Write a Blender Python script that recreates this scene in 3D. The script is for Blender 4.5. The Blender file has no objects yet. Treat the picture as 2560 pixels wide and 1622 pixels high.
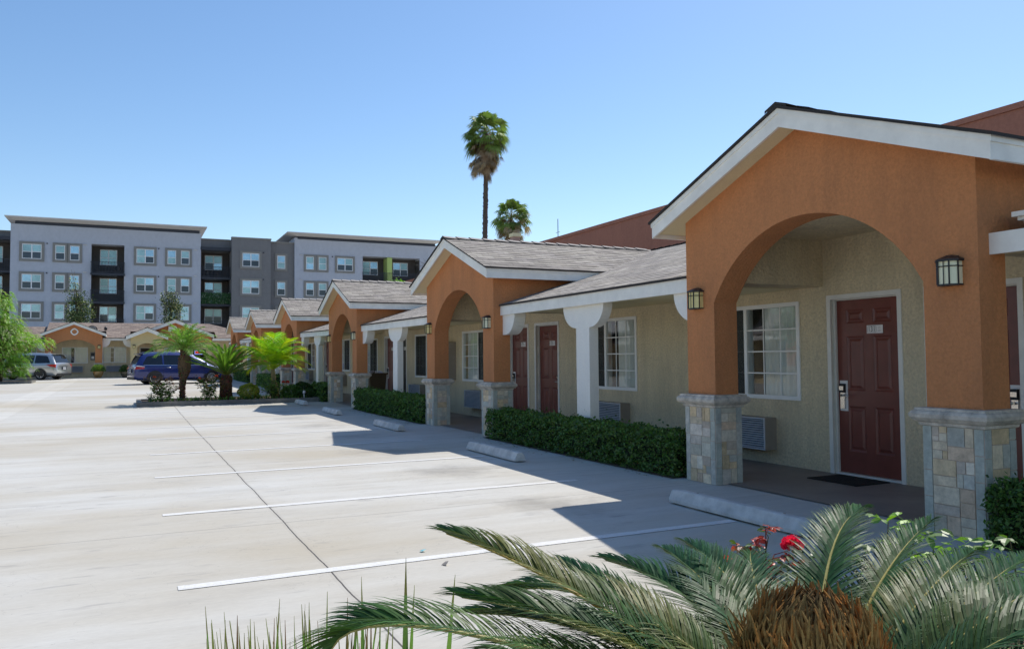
import bpy, bmesh, math, random
import numpy as np
from mathutils import Vector, Matrix

# ------------------------------------------------------------------ camera, sky, sun, exposure
scene = bpy.context.scene
COL = scene.collection
rad = math.radians

cam_data = bpy.data.cameras.new("camera")
cam = bpy.data.objects.new("camera", cam_data)
COL.objects.link(cam)
_R = ((0.9027110, -0.4301533, -0.0089979), (-0.0098987, -0.0416719, 0.9990823), (0.4301335, 0.9017936, 0.0418757))
cam.matrix_world = Matrix(((_R[0][0], _R[1][0], -_R[2][0], 0), (_R[0][1], _R[1][1], -_R[2][1], 0),
                           (_R[0][2], _R[1][2], -_R[2][2], 1.5), (0, 0, 0, 1)))
cam_data.sensor_width = 36
cam_data.lens = 28.147
cam_data.clip_start = 0.05
cam_data.clip_end = 6000
scene.camera = cam

SUN = Vector((0.655, 0.385, 1.0)).normalized()
el = math.asin(SUN.z)
az = math.atan2(SUN.x, SUN.y)
world = bpy.data.worlds.new("World")
scene.world = world
world.use_nodes = True
wn = world.node_tree
bg = wn.nodes['Background']
sky = wn.nodes.new('ShaderNodeTexSky')
sky.sky_type = 'NISHITA'
sky.sun_disc = False
sky.sun_elevation = el
sky.sun_rotation = az
sky.air_density = 1.0
sky.dust_density = 0.35
sky.ozone_density = 1.5
sky.altitude = 0
hs = wn.nodes.new('ShaderNodeHueSaturation')
hs.inputs['Saturation'].default_value = 1.15
wn.links.new(sky.outputs[0], hs.inputs['Color'])
wn.links.new(hs.outputs[0], bg.inputs[0])
bg.inputs[1].default_value = 0.115

sd = bpy.data.lights.new("sun", 'SUN')
sd.energy = 3.4
sd.angle = rad(0.5)
sd.color = (1.0, 0.94, 0.855)
sun = bpy.data.objects.new("sun", sd)
COL.objects.link(sun)
sun.rotation_euler = SUN.to_track_quat('Z', 'Y').to_euler()
sun.location = (20, 20, 40)

scene.view_settings.view_transform = 'Standard'
scene.view_settings.look = 'None'
scene.view_settings.gamma = 1
scene.view_settings.exposure = 0.44
scene.cycles.use_denoising = True
scene.cycles.max_bounces = 12
scene.cycles.diffuse_bounces = 8
scene.cycles.transparent_max_bounces = 16

def zg(y):
    """height of the gently rising lot"""
    return 0.0 if y < 22 else (0.009 * (y - 22) if y < 62 else 0.36)

# ------------------------------------------------------------------ mesh helpers
class MB:
    def __init__(s, T=None):
        s.v = []; s.f = []; s.m = []; s.uv = {}; s.c = {}; s.T = T; s.sm = set()
    def add(s, pts, faces, m=0, col=None, smooth=False):
        b = len(s.v)
        s.v.extend([tuple(p) for p in pts])
        for f in faces:
            if col is not None: s.c[len(s.f)] = col
            if smooth: s.sm.add(len(s.f))
            s.f.append(tuple(i + b for i in f)); s.m.append(m)
    def quad(s, a, b, c, d, m=0, uv=None, col=None):
        if uv: s.uv[len(s.f)] = uv
        s.add((a, b, c, d), ((0, 1, 2, 3),), m, col)
    def poly(s, pts, m=0, uv=None):
        if uv: s.uv[len(s.f)] = uv
        s.add(pts, (tuple(range(len(pts))),), m)
    def box(s, x0, x1, y0, y1, z0, z1, m=0, col=None):
        p = [(x, y, z) for z in (z0, z1) for y in (y0, y1) for x in (x0, x1)]
        s.add(p, ((0, 2, 3, 1), (4, 5, 7, 6), (0, 1, 5, 4), (2, 6, 7, 3), (0, 4, 6, 2), (1, 3, 7, 5)), m, col)
    def prism(s, pts, x0, x1, m=0, axis='x', smooth=False):
        """2-D polygon extruded; axis x: pts are (y,z); axis y: pts are (x,z); axis z: pts are (x,y)"""
        n = len(pts)
        def P(p, t):
            return (t, p[0], p[1]) if axis == 'x' else ((p[0], t, p[1]) if axis == 'y' else (p[0], p[1], t))
        v = [P(p, x0) for p in pts] + [P(p, x1) for p in pts]
        s.add(v, [tuple(range(n)), tuple(range(2 * n - 1, n - 1, -1))], m)
        b = len(s.v) - 2 * n
        for i in range(n):
            j = (i + 1) % n
            if smooth: s.sm.add(len(s.f))
            s.f.append((b + i, b + i + n, b + j + n, b + j)); s.m.append(m)
    def tube(s, path, r, n=6, m=0, col=None, caps=True):
        path = [Vector(p) for p in path]
        k = len(path)
        rs = r if hasattr(r, '__len__') else [r] * k
        b = len(s.v)
        up = Vector((0, 0, 1))
        for i, p in enumerate(path):
            t = (path[min(i + 1, k - 1)] - path[max(i - 1, 0)]).normalized()
            a = t.cross(up if abs(t.z) < 0.95 else Vector((1, 0, 0))).normalized()
            c = t.cross(a)
            for j in range(n):
                q = 2 * math.pi * j / n
                s.v.append(tuple(p + (a * math.cos(q) + c * math.sin(q)) * rs[i]))
        for i in range(k - 1):
            for j in range(n):
                a0 = b + i * n + j; a1 = b + i * n + (j + 1) % n
                if col is not None: s.c[len(s.f)] = col
                s.sm.add(len(s.f))
                s.f.append((a0, a1, a1 + n, a0 + n)); s.m.append(m)
        if caps:
            for q in (tuple(range(b, b + n)), tuple(range(b + (k - 1) * n, b + k * n))):
                if col is not None: s.c[len(s.f)] = col
                s.f.append(q); s.m.append(m)
    def lathe(s, prof, c=(0, 0, 0), n=24, m=0, axis='z'):
        b = len(s.v)
        for r, h in prof:
            for j in range(n):
                q = 2 * math.pi * j / n
                a, d = r * math.cos(q), r * math.sin(q)
                p = (a, d, h) if axis == 'z' else ((h, a, d) if axis == 'x' else (a, h, d))
                s.v.append((c[0] + p[0], c[1] + p[1], c[2] + p[2]))
        for i in range(len(prof) - 1):
            for j in range(n):
                a0 = b + i * n + j; a1 = b + i * n + (j + 1) % n
                s.sm.add(len(s.f)); s.f.append((a0, a1, a1 + n, a0 + n)); s.m.append(m)
    def build(s, name, mats, parent=None, recalc=True):
        me = bpy.data.meshes.new(name)
        v = [s.T(p) for p in s.v] if s.T else s.v
        off = Vector((0, 0, 0))
        if parent is not None:
            off = parent.matrix_basis.translation.copy()
            q = parent.parent
            while q is not None:
                off += q.matrix_basis.translation; q = q.parent
        v = [(p[0] - off.x, p[1] - off.y, p[2] - off.z) for p in v]
        me.from_pydata(v, [], s.f)
        if not isinstance(mats, (list, tuple)): mats = [mats]
        for q in mats: me.materials.append(q)
        me.polygons.foreach_set('material_index', s.m)
        if s.sm:
            me.polygons.foreach_set('use_smooth', [i in s.sm for i in range(len(s.f))])
        if s.uv:
            L = me.uv_layers.new(name='UVMap').data
            for fi, uv in s.uv.items():
                for li, q in zip(me.polygons[fi].loop_indices, uv): L[li].uv = q
        if s.c:
            A = me.color_attributes.new('Col', 'FLOAT_COLOR', 'CORNER').data
            arr = np.ones((len(me.loops), 4), dtype=np.float32)
            for fi, c in s.c.items():
                p = me.polygons[fi]
                arr[p.loop_start:p.loop_start + p.loop_total, :3] = c
            A.foreach_set('color', arr.ravel())
        if recalc:
            bm = bmesh.new(); bm.from_mesh(me)
            bmesh.ops.recalc_face_normals(bm, faces=bm.faces)
            bm.to_mesh(me); bm.free()
        o = bpy.data.objects.new(name, me)
        COL.objects.link(o)
        if parent is not None: o.parent = parent
        return o

def tag(o, label=None, cat=None, group=None, kind=None):
    if label: o['label'] = label
    if cat: o['category'] = cat
    if group: o['group'] = group
    if kind: o['kind'] = kind
    return o
def thing(name, loc, label, cat, group=None):
    o = bpy.data.objects.new(name, None)
    o.empty_display_size = 0.2
    o.location = loc
    COL.objects.link(o)
    return tag(o, label, cat, group)
def structure(mb, name, mats, recalc=True):
    return tag(mb.build(name, mats, None, recalc), kind='structure')
def solo(mb, name, mats, label, cat, group=None, loc=None, kind=None, recalc=True):
    """a thing that is one mesh"""
    o = mb.build(name, mats, None, recalc)
    return tag(o, label, cat, group, kind)
def copy_tree(o, parent=None, loc=None, rz=None, label=None):
    c = o.copy(); COL.objects.link(c)
    if parent is not None: c.parent = parent
    if loc is not None: c.location = loc
    if rz is not None: c.rotation_euler = (0, 0, rz)
    if label: c['label'] = label
    for ch in list(o.children): copy_tree(ch, c)
    return c

def np_mesh(name, verts, k, mats, cols=None, parent=None, smooth=False, midx=None):
    """verts: (n*k,3) numpy, faces of k corners each; cols: (n,3) per face"""
    n = len(verts) // k
    me = bpy.data.meshes.new(name)
    off = np.zeros(3)
    q = parent
    while q is not None:
        off += np.array(q.matrix_basis.translation); q = q.parent
    verts = np.asarray(verts, dtype=np.float32) - off.astype(np.float32)
    me.vertices.add(n * k); me.vertices.foreach_set('co', verts.ravel())
    me.loops.add(n * k); me.loops.foreach_set('vertex_index', np.arange(n * k, dtype=np.int32))
    me.polygons.add(n)
    me.polygons.foreach_set('loop_start', np.arange(0, n * k, k, dtype=np.int32))
    if not isinstance(mats, (list, tuple)): mats = [mats]
    for m in mats: me.materials.append(m)
    if midx is not None: me.polygons.foreach_set('material_index', midx)
    me.update(calc_edges=True)
    if cols is not None:
        A = me.color_attributes.new('Col', 'FLOAT_COLOR', 'CORNER').data
        a = np.ones((n * k, 4), dtype=np.float32)
        a[:, :3] = np.repeat(cols, k, axis=0)
        A.foreach_set('color', a.ravel())
    o = bpy.data.objects.new(name, me)
    COL.objects.link(o)
    if parent is not None: o.parent = parent
    return o

# ------------------------------------------------------------------ materials
def new_mat(name):
    m = bpy.data.materials.new(name); m.use_nodes = True
    nt = m.node_tree
    return m, nt, nt.nodes['Principled BSDF']
def N(nt, t, **kw):
    n = nt.nodes.new(t)
    for k, v in kw.items():
        if k[0] == '_': n.inputs[int(k[1:])].default_value = v
        else: setattr(n, k, v)
    return n
def ramp(nt, src, stops):
    r = nt.nodes.new('ShaderNodeValToRGB')
    e = r.color_ramp.elements
    while len(e) < len(stops): e.new(0.5)
    for i, (p, c) in enumerate(stops):
        e[i].position = p
        e[i].color = (*c, 1) if hasattr(c, '__len__') else (c, c, c, 1)
    nt.links.new(src, r.inputs[0]); return r
def coords(nt, scale=(1, 1, 1), kind='Object', rot=(0, 0, 0)):
    tc = N(nt, 'ShaderNodeTexCoord'); mp = N(nt, 'ShaderNodeMapping')
    mp.inputs['Scale'].default_value = scale
    mp.inputs['Rotation'].default_value = rot
    nt.links.new(tc.outputs[kind], mp.inputs[0]); return mp.outputs[0]
def noise(nt, vec, scale, detail=4, rough=0.6, dist=0.0):
    n = N(nt, 'ShaderNodeTexNoise'); n.inputs['Scale'].default_value = scale
    n.inputs['Detail'].default_value = detail; n.inputs['Roughness'].default_value = rough
    n.inputs['Distortion'].default_value = dist
    nt.links.new(vec, n.inputs['Vector']); return n.outputs[0]
def mixc(nt, fac, a, b, mode='MIX'):
    m = N(nt, 'ShaderNodeMix', data_type='RGBA', blend_type=mode)
    for i, q in ((0, fac), (6, a), (7, b)):
        if hasattr(q, 'is_output'): nt.links.new(q, m.inputs[i])
        else: m.inputs[i].default_value = q if i == 0 else (*q, 1)
    return m.outputs[2]
def math_(nt, op, a, b=None, c=None):
    m = N(nt, 'ShaderNodeMath', operation=op)
    for i, q in enumerate((a, b, c)):
        if q is None: continue
        if hasattr(q, 'is_output'): nt.links.new(q, m.inputs[i])
        else: m.inputs[i].default_value = q
    return m.outputs[0]
def bump(nt, h, bsdf, strength=0.3, dist=0.01, prev=None):
    b = N(nt, 'ShaderNodeBump'); b.inputs['Strength'].default_value = strength
    b.inputs['Distance'].default_value = dist
    nt.links.new(h, b.inputs['Height'])
    if prev is not None: nt.links.new(prev, b.inputs['Normal'])
    nt.links.new(b.outputs[0], bsdf.inputs['Normal']); return b.outputs[0]

def plain(name, col, rough=0.6, metal=0.0, var=0.0, vscale=3.0, bmp=0.0, bscale=60.0, spec=0.5, coat=0.0):
    m, nt, b = new_mat(name)
    b.inputs['Roughness'].default_value = rough
    b.inputs['Metallic'].default_value = metal
    b.inputs['Specular IOR Level'].default_value = spec
    if coat: b.inputs['Coat Weight'].default_value = coat; b.inputs['Coat Roughness'].default_value = 0.03
    v = coords(nt)
    n1 = noise(nt, v, vscale, 5, 0.65)
    lo = tuple(c * (1 - var) for c in col); hi = tuple(min(1, c * (1 + var)) for c in col)
    r = ramp(nt, n1, ((0.3, lo), (0.7, hi)))
    nt.links.new(r.outputs[0], b.inputs['Base Color'])
    if bmp: bump(nt, noise(nt, v, bscale, 3, 0.6), b, bmp, 0.01)
    return m

def stucco(name, col, scale=45.0, strength=0.6, var=0.12, stain=0.15, dist=0.012):
    m, nt, b = new_mat(name)
    b.inputs['Roughness'].default_value = 0.92
    b.inputs['Specular IOR Level'].default_value = 0.2
    v = coords(nt)
    big = noise(nt, v, 1.1, 5, 0.7)
    fine = noise(nt, v, scale, 5, 0.7)
    c1 = ramp(nt, fine, ((0.35, tuple(c * (1 - var) for c in col)), (0.65, tuple(min(1, c * (1 + var)) for c in col))))
    st = coords(nt, (2.2, 2.2, 0.5))
    c2 = mixc(nt, ramp(nt, noise(nt, st, 1.3, 6, 0.75), ((0.42, 0.0), (0.75, stain * 2))).outputs[0], c1.outputs[0],
              tuple(c * 0.55 + 0.02 for c in col))
    c3 = mixc(nt, ramp(nt, big, ((0.3, 0.0), (0.8, 0.5))).outputs[0], c2, tuple(min(1, c * 1.12) for c in col))
    nt.links.new(c3, b.inputs['Base Color'])
    vo = N(nt, 'ShaderNodeTexVoronoi'); vo.inputs['Scale'].default_value = scale * 0.8
    nt.links.new(v, vo.inputs['Vector'])
    h = math_(nt, 'ADD', fine, math_(nt, 'MULTIPLY', vo.outputs['Distance'], -0.5))
    bump(nt, h, b, strength, dist)
    return m

def attr_mat(name, rough=0.6, nscale=30.0, nvar=0.25, bmp=0.2, spec=0.4, trans=0.0, tint=(1, 1, 1)):
    """base colour from the per-face colour of the mesh, broken up with noise"""
    m, nt, b = new_mat(name)
    b.inputs['Roughness'].default_value = rough
    b.inputs['Specular IOR Level'].default_value = spec
    a = N(nt, 'ShaderNodeVertexColor'); a.layer_name = 'Col'
    v = coords(nt)
    n = noise(nt, v, nscale, 5, 0.7)
    r = ramp(nt, n, ((0.25, 1 - nvar), (0.75, 1 + nvar)))
    c = mixc(nt, 1.0, a.outputs[0], r.outputs[0], 'MULTIPLY')
    if tint != (1, 1, 1): c = mixc(nt, 1.0, c, tint, 'MULTIPLY')
    nt.links.new(c, b.inputs['Base Color'])
    if bmp: bump(nt, n, b, bmp, 0.01)
    if trans:
        t = N(nt, 'ShaderNodeBsdfTranslucent')
        nt.links.new(mixc(nt, 1.0, c, (1.5, 1.6, 0.7), 'MULTIPLY'), t.inputs[0])
        mx = N(nt, 'ShaderNodeMixShader'); mx.inputs[0].default_value = trans
        nt.links.new(b.outputs[0], mx.inputs[1]); nt.links.new(t.outputs[0], mx.inputs[2])
        nt.links.new(mx.outputs[0], nt.nodes['Material Output'].inputs[0])
    return m

def shingle_mat(name, c1, c2, row=0.165, wid=0.36):
    m, nt, b = new_mat(name)
    b.inputs['Roughness'].default_value = 0.95
    b.inputs['Specular IOR Level'].default_value = 0.15
    uv = coords(nt, (1, 1, 1), 'UV')
    sep = N(nt, 'ShaderNodeSeparateXYZ'); nt.links.new(uv, sep.inputs[0])
    br = N(nt, 'ShaderNodeTexBrick')
    br.offset = 0.5; br.inputs['Scale'].default_value = 1.0
    br.inputs['Brick Width'].default_value = wid; br.inputs['Row Height'].default_value = row
    br.inputs['Mortar Size'].default_value = 0.004; br.inputs['Mortar Smooth'].default_value = 0.0
    br.inputs['Bias'].default_value = 0.0
    br.inputs['Color1'].default_value = (*c1, 1); br.inputs['Color2'].default_value = (*c2, 1)
    br.inputs['Mortar'].default_value = tuple(x * 0.35 for x in c1) + (1,)
    nt.links.new(uv, br.inputs['Vector'])
    # a second, wider brick breaks the repeat (laminated tabs of uneven length)
    b2 = N(nt, 'ShaderNodeTexBrick'); b2.offset = 0.37; b2.offset_frequency = 3
    b2.inputs['Scale'].default_value = 1.0
    b2.inputs['Brick Width'].default_value = wid * 1.7; b2.inputs['Row Height'].default_value = row
    b2.inputs['Mortar Size'].default_value = 0.0
    b2.inputs['Color1'].default_value = (0.78, 0.76, 0.78, 1); b2.inputs['Color2'].default_value = (1.12, 1.1, 1.05, 1)
    nt.links.new(uv, b2.inputs['Vector'])
    c = mixc(nt, 1.0, br.outputs['Color'], b2.outputs['Color'], 'MULTIPLY')
    gr = ramp(nt, noise(nt, uv, 160, 3, 0.8), ((0.3, 0.7), (0.7, 1.3)))
    c = mixc(nt, 1.0, c, gr.outputs[0], 'MULTIPLY')
    st = ramp(nt, noise(nt, uv, 0.7, 5, 0.7), ((0.35, 0.82), (0.7, 1.08)))
    c = mixc(nt, 1.0, c, st.outputs[0], 'MULTIPLY')
    fr = math_(nt, 'FRACT', math_(nt, 'DIVIDE', sep.outputs[1], row))
    # shadow line painted in at the foot of every course, missing on some tabs
    wob = noise(nt, coords(nt, (3.2, 1 / row, 1), 'UV'), 1.0, 1, 0.5)
    edge = math_(nt, 'LESS_THAN', fr, math_(nt, 'MULTIPLY_ADD', wob, 0.85, -0.2))
    c = mixc(nt, edge, c, tuple(x * 0.2 for x in c1))
    nt.links.new(c, b.inputs['Base Color'])
    bump(nt, math_(nt, 'SUBTRACT', 1.0, fr), b, 0.6, 0.012)
    return m

def glass_mat(name, tint=(0.8, 0.84, 0.83), boost=1.0, base=0.0):
    m, nt, b = new_mat(name)
    nt.nodes.remove(b)
    tr = N(nt, 'ShaderNodeBsdfTransparent'); tr.inputs[0].default_value = (*tint, 1)
    gl = N(nt, 'ShaderNodeBsdfGlossy'); gl.inputs['Roughness'].default_value = 0.015
    gl.inputs['Color'].default_value = (0.95, 0.97, 1, 1)
    geo = N(nt, 'ShaderNodeNewGeometry'); dt = N(nt, 'ShaderNodeVectorMath', operation='DOT_PRODUCT')
    nt.links.new(geo.outputs['Normal'], dt.inputs[0]); nt.links.new(geo.outputs['Incoming'], dt.inputs[1])
    sch = math_(nt, 'POWER', math_(nt, 'SUBTRACT', 1.0, math_(nt, 'ABSOLUTE', dt.outputs['Value'])), 5.0)
    fr = math_(nt, 'MULTIPLY_ADD', sch, 0.92, 0.075)
    v = coords(nt)
    bp = N(nt, 'ShaderNodeBump'); bp.inputs['Strength'].default_value = 0.05; bp.inputs['Distance'].default_value = 0.02
    nt.links.new(noise(nt, v, 2.2, 2, 0.5), bp.inputs['Height'])
    nt.links.new(bp.outputs[0], gl.inputs['Normal'])
    f = math_(nt, 'MULTIPLY_ADD', fr, boost, base)
    mx = N(nt, 'ShaderNodeMixShader')
    nt.links.new(f, mx.inputs[0]); nt.links.new(tr.outputs[0], mx.inputs[1]); nt.links.new(gl.outputs[0], mx.inputs[2])
    nt.links.new(mx.outputs[0], nt.nodes['Material Output'].inputs[0])
    return m

def lot_mat(name, bright=1.0, joint=True):
    """weathered pale concrete: broom streaks across the lot, stains, a wandering saw joint"""
    m, nt, b = new_mat(name)
    b.inputs['Roughness'].default_value = 0.9
    b.inputs['Specular IOR Level'].default_value = 0.25
    v = coords(nt)
    st = noise(nt, coords(nt, (0.28, 2.4, 1)), 1.0, 7, 0.72)
    big = noise(nt, coords(nt, (0.12, 0.22, 1)), 1.0, 5, 0.6)
    fine = noise(nt, coords(nt, (14, 60, 1)), 1.0, 5, 0.8)
    c = ramp(nt, st, ((0.25, tuple(x * bright for x in (0.46, 0.443, 0.40))), (0.5, tuple(x * bright for x in (0.555, 0.548, 0.512))),
                      (0.75, tuple(x * bright for x in (0.615, 0.612, 0.58)))))
    c = mixc(nt, ramp(nt, big, ((0.42, 0.0), (0.64, 0.9))).outputs[0], c.outputs[0], tuple(x * bright for x in (0.45, 0.405, 0.32)))
    c = mixc(nt, 1.0, c, ramp(nt, fine, ((0.25, 0.9), (0.75, 1.08))).outputs[0], 'MULTIPLY')
    # small dark drips and scuffs
    sp = noise(nt, coords(nt, (1.6, 7.5, 1)), 1.0, 3, 0.65)
    c = mixc(nt, ramp(nt, sp, ((0.6, 0.0), (0.72, 0.5))).outputs[0], c, (0.27, 0.26, 0.25))
    sp2 = noise(nt, coords(nt, (0.5, 1.1, 1)), 1.3, 5, 0.7)
    c = mixc(nt, ramp(nt, sp2, ((0.54, 0.0), (0.8, 0.4))).outputs[0], c, (0.33, 0.315, 0.29))
    # hairline cracks
    vo = N(nt, 'ShaderNodeTexVoronoi', feature='DISTANCE_TO_EDGE'); vo.inputs['Scale'].default_value = 1.0
    nv = N(nt, 'ShaderNodeVectorMath', operation='MULTIPLY_ADD')
    nz = N(nt, 'ShaderNodeTexNoise'); nz.inputs['Scale'].default_value = 1.4; nz.inputs['Detail'].default_value = 6
    nt.links.new(v, nz.inputs['Vector'])
    nt.links.new(nz.outputs[1], nv.inputs[0]); nv.inputs[1].default_value = (1.5, 1.5, 0)
    nt.links.new(coords(nt, (0.07, 0.16, 1)), nv.inputs[2])
    nt.links.new(nv.outputs[0], vo.inputs['Vector'])
    ck = math_(nt, 'LESS_THAN', vo.outputs['Distance'], 0.0013)
    c = mixc(nt, math_(nt, 'MULTIPLY', ck, 0.3), c, (0.2, 0.19, 0.18))
    if joint:
        s2 = N(nt, 'ShaderNodeSeparateXYZ'); nt.links.new(v, s2.inputs[0])
        wob_ = noise(nt, v, 1.1, 5, 0.7)
        by = math_(nt, 'SUBTRACT', math_(nt, 'FRACT', math_(nt, 'DIVIDE', math_(nt, 'SUBTRACT', s2.outputs[1], 5.79), 2.79)), 0.5)
        ey = math_(nt, 'POWER', math_(nt, 'MULTIPLY', by, 3.4), 2.0)
        ex = math_(nt, 'POWER', math_(nt, 'MULTIPLY', math_(nt, 'SUBTRACT', s2.outputs[0], 3.9), 1.1), 2.0)
        dd = math_(nt, 'ADD', math_(nt, 'SQRT', math_(nt, 'ADD', ex, ey)), math_(nt, 'MULTIPLY_ADD', wob_, 3.0, -1.5))
        oil = ramp(nt, dd, ((0.0, 0.42), (0.8, 0.0)))
        c = mixc(nt, oil.outputs[0], c, (0.16, 0.15, 0.14))
        sep = N(nt, 'ShaderNodeSeparateXYZ'); nt.links.new(v, sep.inputs[0])
        wy = noise(nt, coords(nt, (0, 1, 0)), 0.8, 4, 0.6)
        jx = math_(nt, 'ABSOLUTE', math_(nt, 'SUBTRACT', math_(nt, 'SUBTRACT', sep.outputs[0], 1.3), math_(nt, 'MULTIPLY_ADD', wy, 0.05, -0.025)))
        j1 = math_(nt, 'LESS_THAN', jx, 0.006)
        j1 = math_(nt, 'MULTIPLY', j1, math_(nt, 'LESS_THAN', sep.outputs[1], 28.0))
        j2 = math_(nt, 'LESS_THAN', jx, 0.03)
        c = mixc(nt, math_(nt, 'MULTIPLY', j2, 0.12), c, (0.3, 0.28, 0.25))
        c = mixc(nt, j1, c, (0.1, 0.095, 0.09))
        # faint cross joints
        yy = math_(nt, 'ABSOLUTE', math_(nt, 'SUBTRACT', math_(nt, 'FRACT', math_(nt, 'DIVIDE', math_(nt, 'ADD', sep.outputs[1], math_(nt, 'MULTIPLY', noise(nt, coords(nt, (1, 0, 0)), 0.7, 3, 0.6), 0.12)), 4.6)), 0.68))
        c = mixc(nt, math_(nt, 'MULTIPLY', math_(nt, 'LESS_THAN', yy, 0.0018), 0.6), c, (0.2, 0.19, 0.18))
    nt.links.new(c, b.inputs['Base Color'])
    bump(nt, fine, b, 0.15, 0.004)
    return m

M = {}
M['lot'] = lot_mat('pale_concrete')
M['gutter'] = lot_mat('gutter_concrete', 1.07, False)
M['walk'] = plain('walkway_concrete', (0.25, 0.215, 0.195), 0.55, var=0.22, vscale=1.3, bmp=0.1, bscale=90)
def worn_paint():
    m, nt, b = new_mat('line_paint'); b.inputs['Roughness'].default_value = 0.8
    v = coords(nt)
    w = ramp(nt, noise(nt, coords(nt, (2.5, 9, 1)), 2.0, 6, 0.75), ((0.53, 0.0), (0.66, 0.85)))
    c = mixc(nt, w.outputs[0], (0.72, 0.72, 0.70), (0.52, 0.51, 0.48))
    nt.links.new(mixc(nt, 1.0, c, ramp(nt, noise(nt, v, 40, 4, 0.7), ((0.3, 0.88), (0.7, 1.05))).outputs[0], 'MULTIPLY'), b.inputs['Base Color'])
    return m
M['paint_line'] = worn_paint()
M['kerb'] = plain('kerb_concrete', (0.2, 0.19, 0.17), 0.9, var=0.35, vscale=2.5, bmp=0.5, bscale=40)
M['stop'] = plain('stop_concrete', (0.58, 0.57, 0.54), 0.9, var=0.25, vscale=4, bmp=0.15, bscale=70)
M['soil'] = plain('soil', (0.09, 0.06, 0.04), 1.0, var=0.5, vscale=9, bmp=1.0, bscale=30)
M['orange'] = stucco('orange_stucco', (0.58, 0.24, 0.10), 36, 1.0, 0.13, 0.3)
M['tan'] = stucco('tan_stucco', (0.72, 0.61, 0.41), 30, 0.9, 0.2, 0.35, 0.02)
M['cream'] = stucco('cream_stucco', (0.62, 0.50, 0.27), 50, 0.5, 0.08, 0.1)
M['whitest'] = stucco('white_stucco', (0.87, 0.84, 0.775), 60, 0.4, 0.05, 0.08)
M['soffit'] = stucco('soffit_stucco', (0.80, 0.70, 0.44), 70, 0.5, 0.07, 0.05)
M['brown'] = stucco('brown_stucco', (0.37, 0.165, 0.115), 12, 0.5, 0.12, 0.2)
M['fascia'] = plain('fascia_paint', (0.86, 0.825, 0.75), 0.6, var=0.1, vscale=3, bmp=0.15, bscale=30)
M['frame'] = plain('window_frame_paint', (0.86, 0.86, 0.83), 0.45, var=0.04)
M['doorframe'] = plain('door_frame_paint', (0.78, 0.76, 0.69), 0.5, var=0.08, vscale=4)
M['door'] = plain('maroon_door_paint', (0.185, 0.052, 0.038), 0.36, var=0.15, vscale=4, bmp=0.06, bscale=80)
M['doordark'] = plain('near_black_tone', (0.022, 0.012, 0.01), 0.5, var=0.1)
M['chrome'] = plain('satin_steel', (0.62, 0.6, 0.57), 0.22, metal=1.0)
M['plate'] = plain('plate_plastic', (0.85, 0.81, 0.77), 0.5)
M['ink'] = plain('black_ink', (0.02, 0.02, 0.02), 0.6)
M['shingle'] = shingle_mat('grey_shingles', (0.365, 0.335, 0.295), (0.465, 0.435, 0.39), 0.165)
M['shingle_far'] = shingle_mat('brown_grey_shingles', (0.30, 0.24, 0.205), (0.38, 0.315, 0.27), 0.16, 0.4)
M['ridge'] = plain('ridge_shingle', (0.36, 0.33, 0.30), 0.95, var=0.2, vscale=20, bmp=0.3)
M['felt'] = plain('roof_edge_dark', (0.035, 0.03, 0.028), 0.9)
M['glass'] = glass_mat('window_glass')
M['glassfar'] = glass_mat('far_window_glass', (0.5, 0.6, 0.62), 1.5, 0.2)
M['cardark'] = plain('tinted_glass', (0.008, 0.009, 0.011), 0.03, spec=0.8)
M['screen'] = plain('insect_screen', (0.03, 0.032, 0.03), 0.7, var=0.2, vscale=60)
M['curtain'] = plain('sheer_curtain', (0.85, 0.86, 0.83), 0.9, var=0.05)
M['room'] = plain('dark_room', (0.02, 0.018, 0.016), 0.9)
M['acgrey'] = plain('grille_paint', (0.62, 0.63, 0.66), 0.5, var=0.05)
M['acdark'] = plain('grille_gap', (0.04, 0.045, 0.055), 0.7)
M['acside'] = plain('sleeve_paint', (0.33, 0.29, 0.25), 0.6, var=0.1)
M['bronze'] = plain('dark_bronze', (0.03, 0.028, 0.03), 0.45, metal=0.3)
M['amber'] = plain('amber_glass', (0.85, 0.70, 0.30), 0.25, var=0.08, vscale=12)
M['creamglass'] = plain('cream_glass', (0.86, 0.82, 0.56), 0.25, var=0.06, vscale=12)
M['grout'] = plain('grout', (0.52, 0.41, 0.33), 0.95, var=0.15, vscale=30)
M['slate'] = attr_mat('stone_tile', 0.7, 14, 0.3, 0.35)
M['cap'] = plain('weathered_cap', (0.54, 0.48, 0.40), 0.85, var=0.4, vscale=9, bmp=0.5, bscale=50)
M['mat'] = plain('rubber_mat', (0.012, 0.012, 0.012), 0.95, var=0.3, vscale=80, bmp=1.0, bscale=300)
M['leaf'] = attr_mat('leaf', 0.45, 8, 0.15, 0.0, 0.5, 0.3)
M['leafdull'] = attr_mat('dull_leaf', 0.6, 8, 0.15, 0.0, 0.4, 0.25)
M['frond'] = attr_mat('cycad_leaflet', 0.46, 25, 0.25, 0.0, 0.16, 0.18)
M['bark'] = attr_mat('bark', 0.95, 30, 0.35, 0.6, 0.2)
M['felted'] = attr_mat('felted_cone', 0.9, 60, 0.3, 0.4, 0.2)
M['palmleaf'] = attr_mat('palm_leaflet', 0.45, 8, 0.12, 0.0, 0.45, 0.5)
M['petal'] = attr_mat('petal', 0.5, 20, 0.1, 0.0, 0.4, 0.25)
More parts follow.
